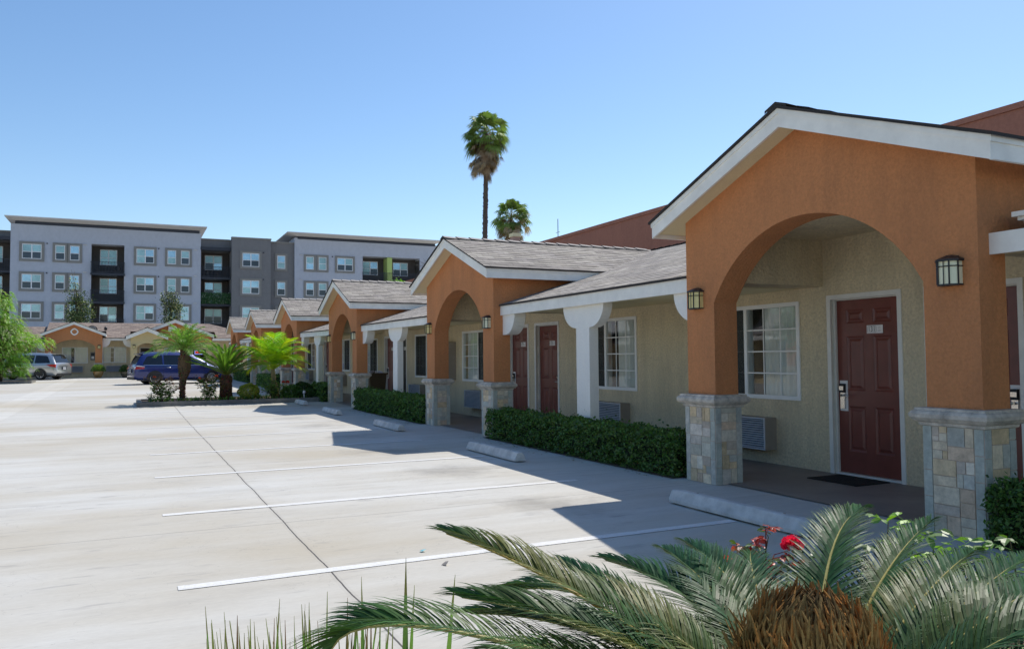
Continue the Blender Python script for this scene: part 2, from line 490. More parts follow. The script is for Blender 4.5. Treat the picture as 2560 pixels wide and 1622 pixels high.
# ------------------------------------------------------------------ generic building pieces
def wall_holes(mb, u0, u1, v0, v1, holes, place, m=0, depth=0.15):
    us = sorted({u0, u1, *[h[0] for h in holes], *[h[1] for h in holes]})
    vs = sorted({v0, v1, *[h[2] for h in holes], *[h[3] for h in holes]})
    us = [u for u in us if u0 <= u <= u1]; vs = [v for v in vs if v0 <= v <= v1]
    for a, b in zip(us, us[1:]):
        for c, d in zip(vs, vs[1:]):
            if any(h[0] <= a and b <= h[1] and h[2] <= c and d <= h[3] for h in holes): continue
            mb.quad(place(a, c, 0), place(b, c, 0), place(b, d, 0), place(a, d, 0), m)
    for a, b, c, d in holes:
        for p, q in (((a, c), (b, c)), ((b, c), (b, d)), ((b, d), (a, d)), ((a, d), (a, c))):
            mb.quad(place(*p, 0), place(*q, 0), place(*q, depth), place(*p, depth), m)

PAL = [(0.44, 0.44, 0.39), (0.50, 0.46, 0.38), (0.55, 0.45, 0.31), (0.58, 0.51, 0.40), (0.42, 0.44, 0.42),
       (0.50, 0.40, 0.31), (0.60, 0.57, 0.50), (0.46, 0.41, 0.36), (0.52, 0.42, 0.28), (0.54, 0.51, 0.47)]
SLT = [(0.44, 0.46, 0.40), (0.48, 0.49, 0.42), (0.42, 0.44, 0.40), (0.51, 0.50, 0.44)]
def tile_face(mb, w, h, place, rnd):
    g = 0.004
    def put(a, b, c, d, col):
        t = 0.005 + rnd.random() * 0.006
        P = [(a + g, c + g), (b - g, c + g), (b - g, d - g), (a + g, d - g)]
        v = [place(*p, 0) for p in P] + [place(*p, t) for p in P]
        mb.add(v, ((4, 5, 6, 7), (0, 1, 5, 4), (1, 2, 6, 5), (2, 3, 7, 6), (3, 0, 4, 7)), 0, col)
    def split(a, b, c, d, k):
        W, H = b - a, d - c
        if k == 0 or (W < 0.13 and H < 0.13) or (W * H < 0.03 and rnd.random() < 0.5):
            col = rnd.choice(PAL); q = 0.98 + rnd.random() * 0.35
            return put(a, b, c, d, (col[0] * q * 1.06, col[1] * q * 1.0, col[2] * q * 0.91))
        if (W > H * (0.7 + rnd.random() * 0.7) and W > 0.12):
            t = a + W * rnd.uniform(0.3, 0.7); split(a, t, c, d, k - 1); split(t, b, c, d, k - 1)
        elif H > 0.1:
            t = c + H * rnd.uniform(0.3, 0.7); split(a, b, c, t, k - 1); split(a, b, t, d, k - 1)
        else: split(a, b, c, d, 0)
    e = 0.085 if w > 0.3 else 0.05
    for a, b in ((0, e), (w - e, w)):
        z = 0.0
        while z < h - 0.02:
            z2 = min(h, z + rnd.uniform(0.2, 0.38))
            if h - z2 < 0.08: z2 = h
            put(a, b, z, z2, rnd.choice(SLT)); z = z2
    split(e, w - e, 0, h, 5)

def stone_base(T, parent, l0, l1, y0, y1, h, rnd):
    mb = MB(T)
    mb.box(l0, l1, y0, y1, 0, h, 1, (1, 1, 1))
    tile_face(mb, y1 - y0, h, lambda u, v, d: (l0 - d, y0 + u, v), rnd)
    tile_face(mb, l1 - l0, h, lambda u, v, d: (l0 + u, y0 - d, v), rnd)
    tile_face(mb, l1 - l0, h, lambda u, v, d: (l0 + u, y1 + d, v), rnd)
    mb.build('stone_base', [M['slate'], M['grout']], parent)
    c = MB(T)
    prof = [(0.004, -0.01), (0.022, 0.0), (0.026, 0.022), (0.05, 0.035), (0.078, 0.065), (0.082, 0.095), (0.066, 0.118), (0.05, 0.125), (0.046, 0.145), (-0.02, 0.148)]
    P = []
    for o, z in prof:
        P += [(l0 - o, y0 - o, h + z), (l1 + o, y0 - o, h + z), (l1 + o, y1 + o, h + z), (l0 - o, y1 + o, h + z)]
    fs = []
    for i in range(len(prof) - 1):
        for j in range(4):
            a = i * 4 + j; b = i * 4 + (j + 1) % 4
            fs.append((a, b, b + 4, a + 4))
    fs.append(tuple(range(len(P) - 4, len(P))))
    c.add(P, fs)
    c.build('stone_cap', M['cap'], parent)

def ridge_caps(mb, p0, p1, slope, step=0.3, w=0.15, axis=0, m=0):
    """overlapping bent caps along a ridge from p0 (front) to p1"""
    L = p1[axis] - p0[axis]; n = max(1, int(abs(L) / step)); s = 1 if L > 0 else -1
    for i in range(n):
        a = p0[axis] + s * i * step; b = a + s * (step * 1.12)
        t = (a - p0[axis]) / L; z = p0[2] + (p1[2] - p0[2]) * t
        h0, h1 = 0.03, 0.01
        if axis == 0:
            q = lambda x, o, h: (x, p0[1] + o, z - abs(o) * slope + h)
        else:
            q = lambda x, o, h: (p0[0] + o, x, z - abs(o) * slope + h)
        V = [q(a, -w, h0), q(a, 0, h0), q(a, w, h0), q(b, -w, h1), q(b, 0, h1), q(b, w, h1), q(a, -w, 0.0), q(a, 0, 0.0), q(a, w, 0.0)]
        mb.add(V, ((0, 1, 4, 3), (1, 2, 5, 4)), m)
        mb.add(V, ((6, 7, 1, 0), (7, 8, 2, 1)), m + 1)

def porch(T, root, D, rnd, wallm, shm, interior=True):
    """gabled arch; local x = depth into the building (front face at 0), y along, z up"""
    half, inner, spring, rise, th = D['half'], D['inner'], D['spring'], D['rise'], D['thick']
    ztop, slope, of, os_ = D['top'], D['slope'], D['of'], D['os']     # ridge height of the roof surface
    capz = D.get('capz', 1.045)
    R = (inner ** 2 + rise ** 2) / (2 * rise)
    arch = lambda y: spring + rise - R + math.sqrt(max(0, R * R - y * y))
    up = lambda y: ztop - 0.16 - slope * abs(y)
    w = MB(T)
    n = 28
    ys = [-inner + 2 * inner * i / n for i in range(n + 1)]
    for x in (0.0, th):
        for s in (-1, 1):
            w.quad((x, s * half, capz), (x, s * inner, capz), (x, s * inner, up(inner)), (x, s * half, up(half)))
        for a, b in zip(ys, ys[1:]):
            w.quad((x, a, arch(a)), (x, b, arch(b)), (x, b, up(b)), (x, a, up(a)))
    for a, b in zip(ys, ys[1:]):
        w.quad((0, a, arch(a)), (0, b, arch(b)), (th, b, arch(b)), (th, a, arch(a)))
    for s in (-1, 1):
        w.quad((0, s * inner, capz), (th, s * inner, capz), (th, s * inner, spring), (0, s * inner, spring))
        w.quad((0, s * half, capz), (th, s * half, capz), (th, s * half, up(half)), (0, s * half, up(half)))
    pw = w.build('porch_wall', wallm, root, recalc=False)
    lb = D.get('back', 1.85)                                           # to the door wall
    eave_z = D.get('eavez', 2.39)
    sl = D.get('mslope', 0.31); mx = D.get('mx', 0.13); mz = D.get('mz', 2.52)   # main roof: z = mz + sl*(x-mx)
    if interior:
        side = MB(T)
        for s in (-1, 1):
            y1 = s * half; y0 = s * (half - 0.02); y2 = s * D.get('lip', 1.47)
            zt = up(half) - 0.02
            side.box(th, lb + 1.1, min(y0, y1), max(y0, y1), eave_z + 0.0, zt, 0)
            side.box(th, lb, min(y0, y2), max(y0, y2) - 0.002, eave_z - 0.004, zt - 0.03, 1)
        side.box(th, lb, -half + 0.21, half - 0.21, 2.975, 3.01, 1)
        side.build('porch_side_wall', [wallm, M['tan']], root)
    if D.get('pillar', True):
        for s in (-1, 1):
            a, b = sorted((s * (inner - 0.02), s * (half + 0.02)))
            stone_base(T, root, -0.03, th + 0.02, a, b, capz - 0.145, rnd)
    # roof: two shingled slopes running back into the main roof
    tt = half + os_
    xr = mx + (ztop - mz) / sl + 0.1
    xe = min(mx + (ztop - slope * tt - mz) / sl + 0.12, xr)
    rf = MB(T)
    ln = math.sqrt(1 + slope ** 2)
    o = 0.035
    for s in (-1, 1):
        A = (-of - o, 0, ztop); B = (-of - o, s * (tt + o), ztop - slope * (tt + o)); C = (xe, s * (tt + o), ztop - slope * (tt + o)); E = (xr, 0, ztop)
        f = lambda p: (p[0] + (5 if s > 0 else 0), (tt + o - abs(p[1])) * ln)
        rf.quad(A, B, C, E, 0, [f(A), f(B), f(C), f(E)])
        dn = lambda p: (p[0], p[1], p[2] - 0.028)
        rf.quad(A, B, dn(B), dn(A), 1); rf.quad(B, C, dn(C), dn(B), 1)
        rf.quad(dn(A), dn(B), dn(C), dn(E), 1)
    ridge_caps(rf, (-of - o, 0, ztop + 0.004), (xr - 0.3, 0, ztop + 0.004), slope, m=2)
    rf.build('gable_roof', [shm, M['felt'], M['ridge'], M['felt']], root)
    fa = MB(T)
    H = D.get('fh', 0.19)
    for s in (-1, 1):
        z0 = ztop - 0.03; z1 = z0 - slope * tt
        for k, (xa, xb, ha, hb) in enumerate(((-of, -of + 0.03, 0.05, H), (-of - 0.012, -of + 0.0, 0.0, 0.052))):
            ya = 0; yb = s * tt
            V = [(xa, ya, z0 - ha), (xa, yb, z1 - ha), (xa, yb, z1 - hb), (xa, ya, z0 - hb)]
            V += [(xb, p[1], p[2]) for p in V]
            fa.add(V, ((0, 1, 2, 3), (7, 6, 5, 4), (0, 4, 5, 1), (3, 2, 6, 7), (1, 5, 6, 2)))
        a, b = sorted((s * tt, s * (tt - 0.03)))
        fa.box(-of + 0.031, xe - 0.05, a, b, z1 - H + 0.004, z1 - 0.052)
        a, b = sorted((s * (tt + 0.012), s * tt))
        fa.box(-of - 0.01, xe - 0.03, a, b, z1 - 0.052, z1)
    fa.build('fascia', M['fascia'], root)
    so = MB(T)
    for s in (-1, 1):
        t0 = tt - 0.035
        zz = lambda t: ztop - H + 0.012 - slope * t
        so.quad((-of + 0.032, 0, zz(0)), (-of + 0.032, s * t0, zz(t0)), (0.01, s * t0, zz(t0)), (0.01, 0, zz(0)))
        so.quad((0.01, s * (half - 0.02), zz(half - 0.02)), (0.01, s * t0, zz(t0)), (xe, s * t0, zz(t0)), (xe, s * (half - 0.02), zz(half - 0.02)))
    so.build('soffit', M['soffit'], root)
    return pw

def text_geo(s, size):
    cu = bpy.data.curves.new('t', 'FONT'); cu.body = s; cu.size = size; cu.align_x = 'CENTER'; cu.align_y = 'CENTER'
    ob = bpy.data.objects.new('t', cu)
    me = bpy.data.meshes.new_from_object(ob)
    v = [tuple(p.co) for p in me.vertices]; f = [tuple(p.vertices) for p in me.polygons]
    bpy.data.objects.remove(ob); bpy.data.curves.remove(cu); bpy.data.meshes.remove(me)
    return v, f

def door(T, root, y0, y1, hs, num=None, ztop=2.26, dark=False, label=None, mats=None):
    """outer frame y0..y1; hs = +1/-1 side of the handle. local x = depth, wall face at 0"""
    dm = mats or (M['doordark'] if dark else M['door'])
    X = 0.085
    s0, s1, zb, zt = y0 + 0.075, y1 - 0.075, 0.035, ztop - 0.075
    d = MB(T)
    W = s1 - s0; H = zt - zb
    holes = []
    for a, b in ((0.15, 0.43), (0.57, 0.85)):
        for c, e in ((0.125, 0.385), (0.475, 0.79), (0.865, 0.945)):
            holes.append((s0 + a * W, s0 + b * W, zb + c * H, zb + e * H))
    wall_holes(d, s0, s1, zb, zt, holes, lambda u, v, q: (X + q, u, v), 0, 0.004)
    for a, b, c, e in holes:
        R = []
        for ins, dep in ((0, 0.004), (0.022, 0.016), (0.034, 0.016), (0.062, 0.002)):
            R.append([(X + dep, a + ins, c + ins), (X + dep, b - ins, c + ins), (X + dep, b - ins, e - ins), (X + dep, a + ins, e - ins)])
        for r0, r1 in zip(R, R[1:]):
            for j in range(4):
                d.quad(r0[j], r0[(j + 1) % 4], r1[(j + 1) % 4], r1[j])
        d.quad(*R[-1])
    d.box(X + 0.02, X + 0.045, s0, s1, zb, zt)
    do = d.build('door', dm, root, recalc=False)
    if label: do['label'] = label
    f = MB(T)
    fw = 0.058
    for a, b in ((y0, y0 + fw), (y1 - fw, y1)):
        f.box(-0.016, 0.004, a, b, 0, ztop)
    f.box(-0.0165, 0.004, y0 + fw, y1 - fw, ztop - fw, ztop)
    for a, b in ((y0 + 0.004, y0 + 0.03), (y1 - 0.03, y1 - 0.004)):
        f.box(0.004, 0.15, a, b, 0.0, ztop - 0.004)
    f.box(0.004, 0.149, y0 + 0.03, y1 - 0.03, ztop - 0.03, ztop - 0.005)
    for a, b in ((y0 + 0.03, y0 + 0.072), (y1 - 0.072, y1 - 0.03)):
        f.box(0.055, 0.15, a, b, 0.0, ztop - 0.03)
    f.box(0.0555, 0.149, y0 + 0.072, y1 - 0.072, ztop - 0.072, ztop - 0.03)
    f.box(0.02, 0.15, y0 + 0.03, y1 - 0.03, 0.0, 0.032)
    f.build('door_frame', M['doorframe'], do)
    h = MB(T)
    yc = (s1 - 0.085) if hs > 0 else (s0 + 0.085)
    h.box(X - 0.004, X, yc - 0.06, yc + 0.06, 0.80, 1.18, 1)
    h.box(X - 0.045, X - 0.004, yc - 0.032, yc + 0.038, 1.03, 1.14, 2)
    h.box(X - 0.05, X - 0.045, yc - 0.03, yc + 0.036, 1.06, 1.11, 0)
    h.box(X - 0.032, X - 0.004, yc - 0.03, yc + 0.036, 0.83, 0.97, 0)
    h.box(X - 0.028, X - 0.004, yc - 0.03, yc + 0.036, 0.97, 1.03, 0)
    h.tube([(X, yc, 0.995), (X - 0.06, yc, 0.995)], 0.014, 8)
    h.tube([(X - 0.06, yc, 0.995), (X - 0.068, yc - hs * 0.05, 0.995), (X - 0.062, yc - hs * 0.13, 0.992)], [0.013, 0.011, 0.008], 8)
    h.build('door_handle', [M['chrome'], M['plate'], M['ink']], do)
    if num:
        p = MB(T)
        c0 = (s0 + s1) / 2 - 0.1; zc = 1.81
        p.box(X - 0.008, X - 0.001, c0 - 0.115, c0 + 0.115, zc - 0.05, zc + 0.05, 0)
        tv, tf = text_geo(num, 0.092)
        sx = 0.8
        p.add([(X - 0.0095, c0 + 0.042 - v[0] * sx, zc + v[1]) for v in tv], tf, 1)
        # rounded border round the number, small emblem and line of tiny print beside it
        bx0, bx1 = c0 - 0.022, c0 + 0.106
        for a, b, c, e in ((bx0 + 0.01, bx1 - 0.01, zc + 0.038, zc + 0.041), (bx0 + 0.01, bx1 - 0.01, zc - 0.041, zc - 0.038),
                           (bx0, bx0 + 0.003, zc - 0.03, zc + 0.03), (bx1 - 0.003, bx1, zc - 0.03, zc + 0.03)):
            p.box(X - 0.0096, X - 0.008, a, b, c, e, 1)
        for q in range(4):
            cy, cz = ((bx0 + 0.01, zc + 0.03), (bx0 + 0.01, zc - 0.03), (bx1 - 0.01, zc + 0.03), (bx1 - 0.01, zc - 0.03))[q]
            sy = -1 if q < 2 else 1; sz = 1 if q % 2 == 0 else -1
            for i in range(4):
                t0, t1 = rad(22.5 * i), rad(22.5 * (i + 1))
                o = lambda t, r: (X - 0.0096, cy + sy * r * math.sin(t), cz + sz * r * math.cos(t))
                p.quad(o(t0, 0.0085), o(t1, 0.0085), o(t1, 0.0112), o(t0, 0.0112), 1)
        p.box(X - 0.0096, X - 0.008, c0 - 0.09, c0 - 0.045, zc - 0.022, zc - 0.0175, 1)
        for k in range(6):
            t = rad(60 * k)
            y = c0 - 0.067 + 0.012 * math.cos(t); z = zc + 0.014 + 0.012 * math.sin(t)
            p.box(X - 0.0096, X - 0.008, y - 0.003, y + 0.003, z - 0.002, z + 0.002, 2)
        p.build('number_plate', [M['plate'], M['ink'], M['acside']], do, recalc=False)
    return do

def window(T, root, y0, y1, z0, z1, scr=1, cols=3, rows=4, fm=None, curt=True, wscr=True):
    fm = fm or M['frame']
    f = MB(T)
    w = 0.035
    for a, b in ((y0 - 0.02, y0 + w), (y1 - w, y1 + 0.02)):
        f.box(-0.018, 0.07, a, b, z0 - 0.02, z1 + 0.02)
    for a, b in ((z0 - 0.02, z0 + w), (z1 - w, z1 + 0.02)):
        f.box(-0.0185, 0.0695, y0 + w, y1 - w, a, b)
    ym = (y0 + y1) / 2
    f.box(-0.004, 0.06, ym - 0.03, ym + 0.03, z0 + w, z1 - w)
    for s, (a, b) in ((-1, (y0 + w, ym - 0.03)), (1, (ym + 0.03, y1 - w))):
        for i in range(1, cols):
            y = a + (b - a) * i / cols
            f.box(0.011, 0.017, y - 0.009, y + 0.009, z0 + w, z1 - w)
        for j in range(1, rows):
            z = z0 + w + (z1 - z0 - 2 * w) * j / rows
            f.box(0.0115, 0.0165, a, b, z - 0.009, z + 0.009)
    wo = f.build('window', fm, root)
    for a, b in ((y0 + w, ym - 0.03), (ym + 0.03, y1 - w)):
        g = MB(T)
        g.quad((0.022, a, z0 + w), (0.022, b, z0 + w), (0.022, b, z1 - w), (0.022, a, z1 - w))
        g.build('pane', M['glass'], wo, recalc=False)
    if wscr and scr:
        s = MB(T)
        a, b = ((ym + 0.03, y1 - w) if scr > 0 else (y0 + w, ym - 0.03))
        s.box(0.004, 0.008, a, b, z0 + w, z1 - w)
        so = s.build('insect_screen', M['mesh'], wo)
    if curt:
        c = MB(T)
        n = 90
        a, b = y0 + 0.03, y1 - 0.03
        gap = (ym - 0.25, ym - 0.02)
        P = []
        for i in range(n + 1):
            y = a + (b - a) * i / n
            P.append((0.16 + 0.022 * math.sin(i * 1.25) + 0.01 * math.sin(i * 0.37), y))
        for i in range(n):
            if gap[0] < P[i][1] < gap[1]: continue
            c.add([(P[i][0], P[i][1], z0 - 0.02), (P[i + 1][0], P[i + 1][1], z0 - 0.02), (P[i + 1][0], P[i + 1][1], z1 + 0.02), (P[i][0], P[i][1], z1 + 0.02)], ((0, 1, 2, 3),), 0, None, True)
        c.build('curtain', M['curtain'], wo, recalc=False)
    return wo

# see-through mesh screen: dark weave that lets part of the light through
_m, _nt, _b = new_mat('screen_mesh')
_b.inputs['Base Color'].default_value = (0.03, 0.032, 0.03, 1); _b.inputs['Roughness'].default_value = 0.7
_t = N(_nt, 'ShaderNodeBsdfTransparent'); _x = N(_nt, 'ShaderNodeMixShader'); _x.inputs[0].default_value = 0.55
_nt.links.new(_t.outputs[0], _x.inputs[1]); _nt.links.new(_b.outputs[0], _x.inputs[2])
_nt.links.new(_x.outputs[0], _nt.nodes['Material Output'].inputs[0]); M['mesh'] = _m

# ------------------------------------------------------------------ ground
g = MB()
YS = [-60, 0, 22, 62, 140, 400, 3000]
for a, b in zip(YS, YS[1:]):
    g.quad((-2500, a, zg(a)), (2500, a, zg(a)), (2500, b, zg(b)), (-2500, b, zg(b)))
g.quad((-2500, -600, 0), (2500, -600, 0), (2500, -60, 0), (-2500, -60, 0))
structure(g, 'ground', M['lot'], recalc=False)
M['added_asphalt'] = plain('added_asphalt', (0.055, 0.055, 0.058), 0.9, var=0.25, vscale=2, bmp=0.5, bscale=80)
rd = MB(); rd.quad((-300, -24, 0.004), (300, -24, 0.004), (300, -3.5, 0.004), (-300, -3.5, 0.004)); structure(rd, 'added_road', M['added_asphalt'], recalc=False)  # unseen street added behind the camera to cut bounce onto walls facing it
def strip(name, mat, x0, x1, y0, y1, dz):
    s = MB()
    ys = [y0] + [y for y in (22, 62) if y0 < y < y1] + [y1]
    for a, b in zip(ys, ys[1:]):
        s.quad((x0, a, zg(a) + dz), (x1, a, zg(a) + dz), (x1, b, zg(b) + dz), (x0, b, zg(b) + dz))
    structure(s, name, mat, recalc=False)
strip('gutter', M['gutter'], -3.9, -2.95, -20, 60, 0.004)
strip('gutter', M['gutter'], -3.47, -3.38, -20, 60, 0.008)
strip('walkway', M['walk'], 6.33, 8.06, 1.0, 59.5, 0.012)
for i in range(8):
    y = 5.79 + 2.79 * i
    strip('parking_line', M['paint_line'], 0.3, 4.98 - 0.03 * i, y - 0.055, y + 0.055, 0.004)

# ------------------------------------------------------------------ near motel row
rnd = random.Random(7)
row = thing('motel_building', (8.05, 30, 0), 'long single storey motel row with orange arched porches running down the right side', 'motel building')
CS = [6.09, 15.69, 25.85, 35.55, 45.6, 55.8]
DZ = [zg(c) for c in CS]
WX = 8.05
HALF = 1.885
wall = MB()
holes = []
modules = []   # (c, dz, door b, door a, window b, window a, screens)
OFF = [((-3.9, -1.84), (1.9, 3.96), 1, 1), ((-3.9, -1.84), (2.2, 4.26), 1, -1), ((-3.98, -1.94), (2.3, 4.35), 1, -1),
       ((-3.4, -1.4), (3.4, 5.2), -1, 1), ((-3.9, -1.84), (2.2, 4.2), 1, 1), ((-3.9, -1.84), (1.9, 3.0), 1, 1)]
Tw = lambda dz: (lambda p: (WX + p[0], p[1], p[2] + dz))
for c, dz, (wb, wa, sb, sa) in zip(CS, DZ, OFF):
    for a, b in ((c - 1.09, c + 0.02), (c + 0.31, c + 1.41)):
        holes.append((a, b, 0, 2.26 + dz))
    for a, b in (wb, wa):
        holes.append((c + a, c + b, 0.92 + dz, 2.2 + dz))
wall_holes(wall, 0.6, 60, 0, 3.02, holes, lambda u, v, d: (WX + d, u, v), 0, 0.16)
wall.box(WX + 0.3, 16.0, 0.6, 0.8, 0, 2.4, 0); wall.box(WX + 0.3, 16.0, 59.8, 60, 0, 2.6, 0); wall.box(15.8, 16.0, 0.8, 59.8, 0, 2.4, 0)
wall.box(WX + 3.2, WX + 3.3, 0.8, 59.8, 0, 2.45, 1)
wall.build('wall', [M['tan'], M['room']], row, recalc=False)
nums = [('131', '132'), ('129', '130'), ('127', '128'), None, None, None]
nums = [('132', '131'), ('130', '129'), ('128', '127'), (None, None), (None, None), (None, None)]
for i, (c, dz, (wb, wa, sb, sa)) in enumerate(zip(CS, DZ, OFF)):
    T = Tw(dz)
    nb, na = nums[i]
    door(T, row, c - 1.09, c + 0.02, -1, nb if i else None, dark=(i == 2), label=('door behind the white post, coloured near black like a dark open doorway' if i == 2 else None))  # third arch: near-black colour stands in for a dark opening
    door(T, row, c + 0.31, c + 1.41, 1, na)
    window(T, row, c + wb[0], c + wb[1], 0.92, 2.2, sb)
    window(T, row, c + wa[0], c + wa[1], 0.92, 2.2, sa)
    P = dict(half=HALF, inner=1.38, spring=2.13, rise=0.81, thick=0.34, top=4.04, slope=0.38, of=0.28, os=0.315)
    porch((lambda dz, c: (lambda p: (6.2 + p[0], c + p[1], p[2] + dz)))(dz, c), row, P, rnd, M['orange'], M['shingle'])

# main roof: shingled plane over each bay down to the eave, one band above the porches, back slope
rf = MB()
SL = 0.31
rz = lambda x, dz: 2.52 + SL * (x - 6.33) + dz
RX = 11.27
lnm = math.sqrt(1 + SL * SL)
def rquad(x0, x1, y0, y1, d0, d1, m=0):
    A = (x0, y0, rz(x0, d0)); B = (x0, y1, rz(x0, d1)); C = (x1, y1, rz(x1, d1)); E = (x1, y0, rz(x1, d0))
    rf.quad(A, E, C, B, m, [(y0, (x0 - 6.33) * lnm), (y0, (x1 - 6.33) * lnm), (y1, (x1 - 6.33) * lnm), (y1, (x0 - 6.33) * lnm)])
edges = []
for i in range(len(CS) - 1):
    edges.append((CS[i] + HALF, CS[i + 1] - HALF, DZ[i], DZ[i + 1]))
edges.append((CS[-1] + HALF, 60.2, DZ[-1], DZ[-1]))
for y0, y1, d0, d1 in edges:
    rquad(6.31, 8.25, y0, y1, d0, d1)
    rf.quad((6.31, y0, rz(6.31, d0) - 0.03), (6.31, y1, rz(6.31, d1) - 0.03), (6.31, y1, rz(6.31, d1)), (6.31, y0, rz(6.31, d0)), 1)
    rf.quad((6.31, y0, rz(6.31, d0) - 0.03), (6.31, y1, rz(6.31, d1) - 0.03), (8.25, y1, rz(8.25, d1) - 0.03), (8.25, y0, rz(8.25, d0) - 0.03), 1)
ks = [CS[0] - 1.5] + [c for c in CS[1:]] + [60.2]
kd = [0] + DZ[1:] + [DZ[-1]]
for y0, y1, d0, d1 in zip(ks, ks[1:], kd, kd[1:]):
    rquad(8.25, RX, y0, y1, d0, d1)
    A = (RX, y0, rz(RX, d0)); B = (RX, y1, rz(RX, d1)); C = (16.3, y1, rz(6.3, d1)); E = (16.3, y0, rz(6.3, d0))
    rf.quad(A, E, C, B, 0, [(y0, 5.2), (y0, 0), (y1, 0), (y1, 5.2)])
rf.poly([(8.25, ks[0], rz(8.25, 0)), (RX, ks[0], rz(RX, 0)), (16.3, ks[0], rz(6.3, 0))], 4)
for y0, y1, d0, d1 in zip(ks, ks[1:], kd, kd[1:]):
    ridge_caps(rf, (RX, y0, rz(RX, d0) + 0.004), (RX, y1, rz(RX, d1) + 0.004), SL, axis=1, m=2)
rf.build('main_roof', [M['shingle'], M['felt'], M['ridge'], M['felt'], M['tan']], row, recalc=False)
# flat roof over the unit in front of the first gable
fr = MB(); fr.box(6.4, 16.2, 0.4, CS[0] - HALF, 2.42, 2.47); fr.box(8.0, 16.2, CS[0] - HALF, ks[0], 2.5, 2.6)
fr.build('flat_roof', M['felt'], row)

def qcirc(w, h, n=8):
    """convex quarter bowl from (w,0) down to (0.0,-h)"""
    return [(w * math.cos(rad(90 * i / n)), -h * math.sin(rad(90 * i / n))) for i in range(n + 1)]
for k, (y0, y1, d0, d1) in enumerate([(0.5, CS[0] - HALF, 0, 0)] + edges):
    yb0, yb1 = y0, y1
    e = MB()
    def sb(x0, x1, z0, z1, m=0):
        P = [(x0, yb0, z0 + d0), (x1, yb0, z0 + d0), (x1, yb0, z1 + d0), (x0, yb0, z1 + d0), (x0, yb1, z0 + d1), (x1, yb1, z0 + d1), (x1, yb1, z1 + d1), (x0, yb1, z1 + d1)]
        e.add(P, ((0, 1, 2, 3), (7, 6, 5, 4), (0, 4, 5, 1), (3, 2, 6, 7), (0, 3, 7, 4), (1, 5, 6, 2)), m)
    sb(6.34, 6.37, 2.31, 2.485)
    sb(6.371, 6.62, 2.325, 2.40, 1)
    sb(6.621, 8.05, 2.38, 2.40, 1)
    e.build('eave_beam', [M['fascia'], M['soffit']], row)
    if k == 0: continue
    dm = (d0 + d1) / 2
    yc = (y0 + y1) / 2
    pts = [(yc + 0.2, 0.0)]
    bowl = [(yc + 0.2 + a, 2.325 + b) for a, b in qcirc(0.42, 0.36)]
    bowl2 = [(yc - 0.2 - a, 2.325 + b) for a, b in qcirc(0.42, 0.36)]
    P = [(yc - 0.2, 0.0), (yc + 0.2, 0.0)] + bowl[::-1] + bowl2
    po = MB((lambda dz: (lambda p: (p[0], p[1], p[2] + dz)))(dm))
    po.prism(P, 6.425, 6.585)
    po.build('post', M['whitest'], row)
    for s, ye, dz in ((1, y0, d0), (-1, y1, d1)):
        B = [(ye, 1.94)] + [(ye + s * (0.12 + a), 2.325 + b) for a, b in qcirc(0.4, 0.385)][::-1] + [(ye, 2.325)]
        br = MB((lambda dz: (lambda p: (p[0], p[1], p[2] + dz)))(dz))
        br.prism(B, 6.39, 6.62)
        br.build('bracket', M['whitest'], row)
# moulded crown standing on the beam at the near end
cr = MB()
for a, b, c, d in ((0.0, 0.14, 0.0, 0.03), (0.02, 0.12, 0.03, 0.07), (0.0, 0.14, 0.07, 0.09), (-0.05, 0.19, 0.09, 0.12), (-0.09, 0.23, 0.12, 0.16)):
    cr.box(6.53 + a, 6.72 + b, 3.2, 3.98 + (d * 0.6), 2.485 + c * 1.0, 2.485 + d)
cr.build('moulding', M['whitest'], row)
# chimney on the back slope
ch = MB(); ch.box(11.87, 12.13, 24.72, 24.98, 3.2, 5.68, 0); ch.box(11.84, 12.16, 24.69, 25.01, 5.68, 5.8, 1)
M['clay'] = plain('pale_clay', (0.42, 0.27, 0.22), 0.9, var=0.2)
ch.build('chimney', [M['clay'], M['soffit']], row)
# garden tap
tp = MB(); tp.tube([(8.05, 8.6 + 1.68, 0.46), (7.97, 10.28, 0.46), (7.93, 10.28, 0.42)], 0.013, 8)
tp.tube([(7.98, 10.28, 0.46), (7.98, 10.28, 0.52)], 0.008, 6); tp.box(7.955, 8.005, 10.255, 10.305, 0.52, 0.53)
tp.build('garden_tap', M['acside'], row)

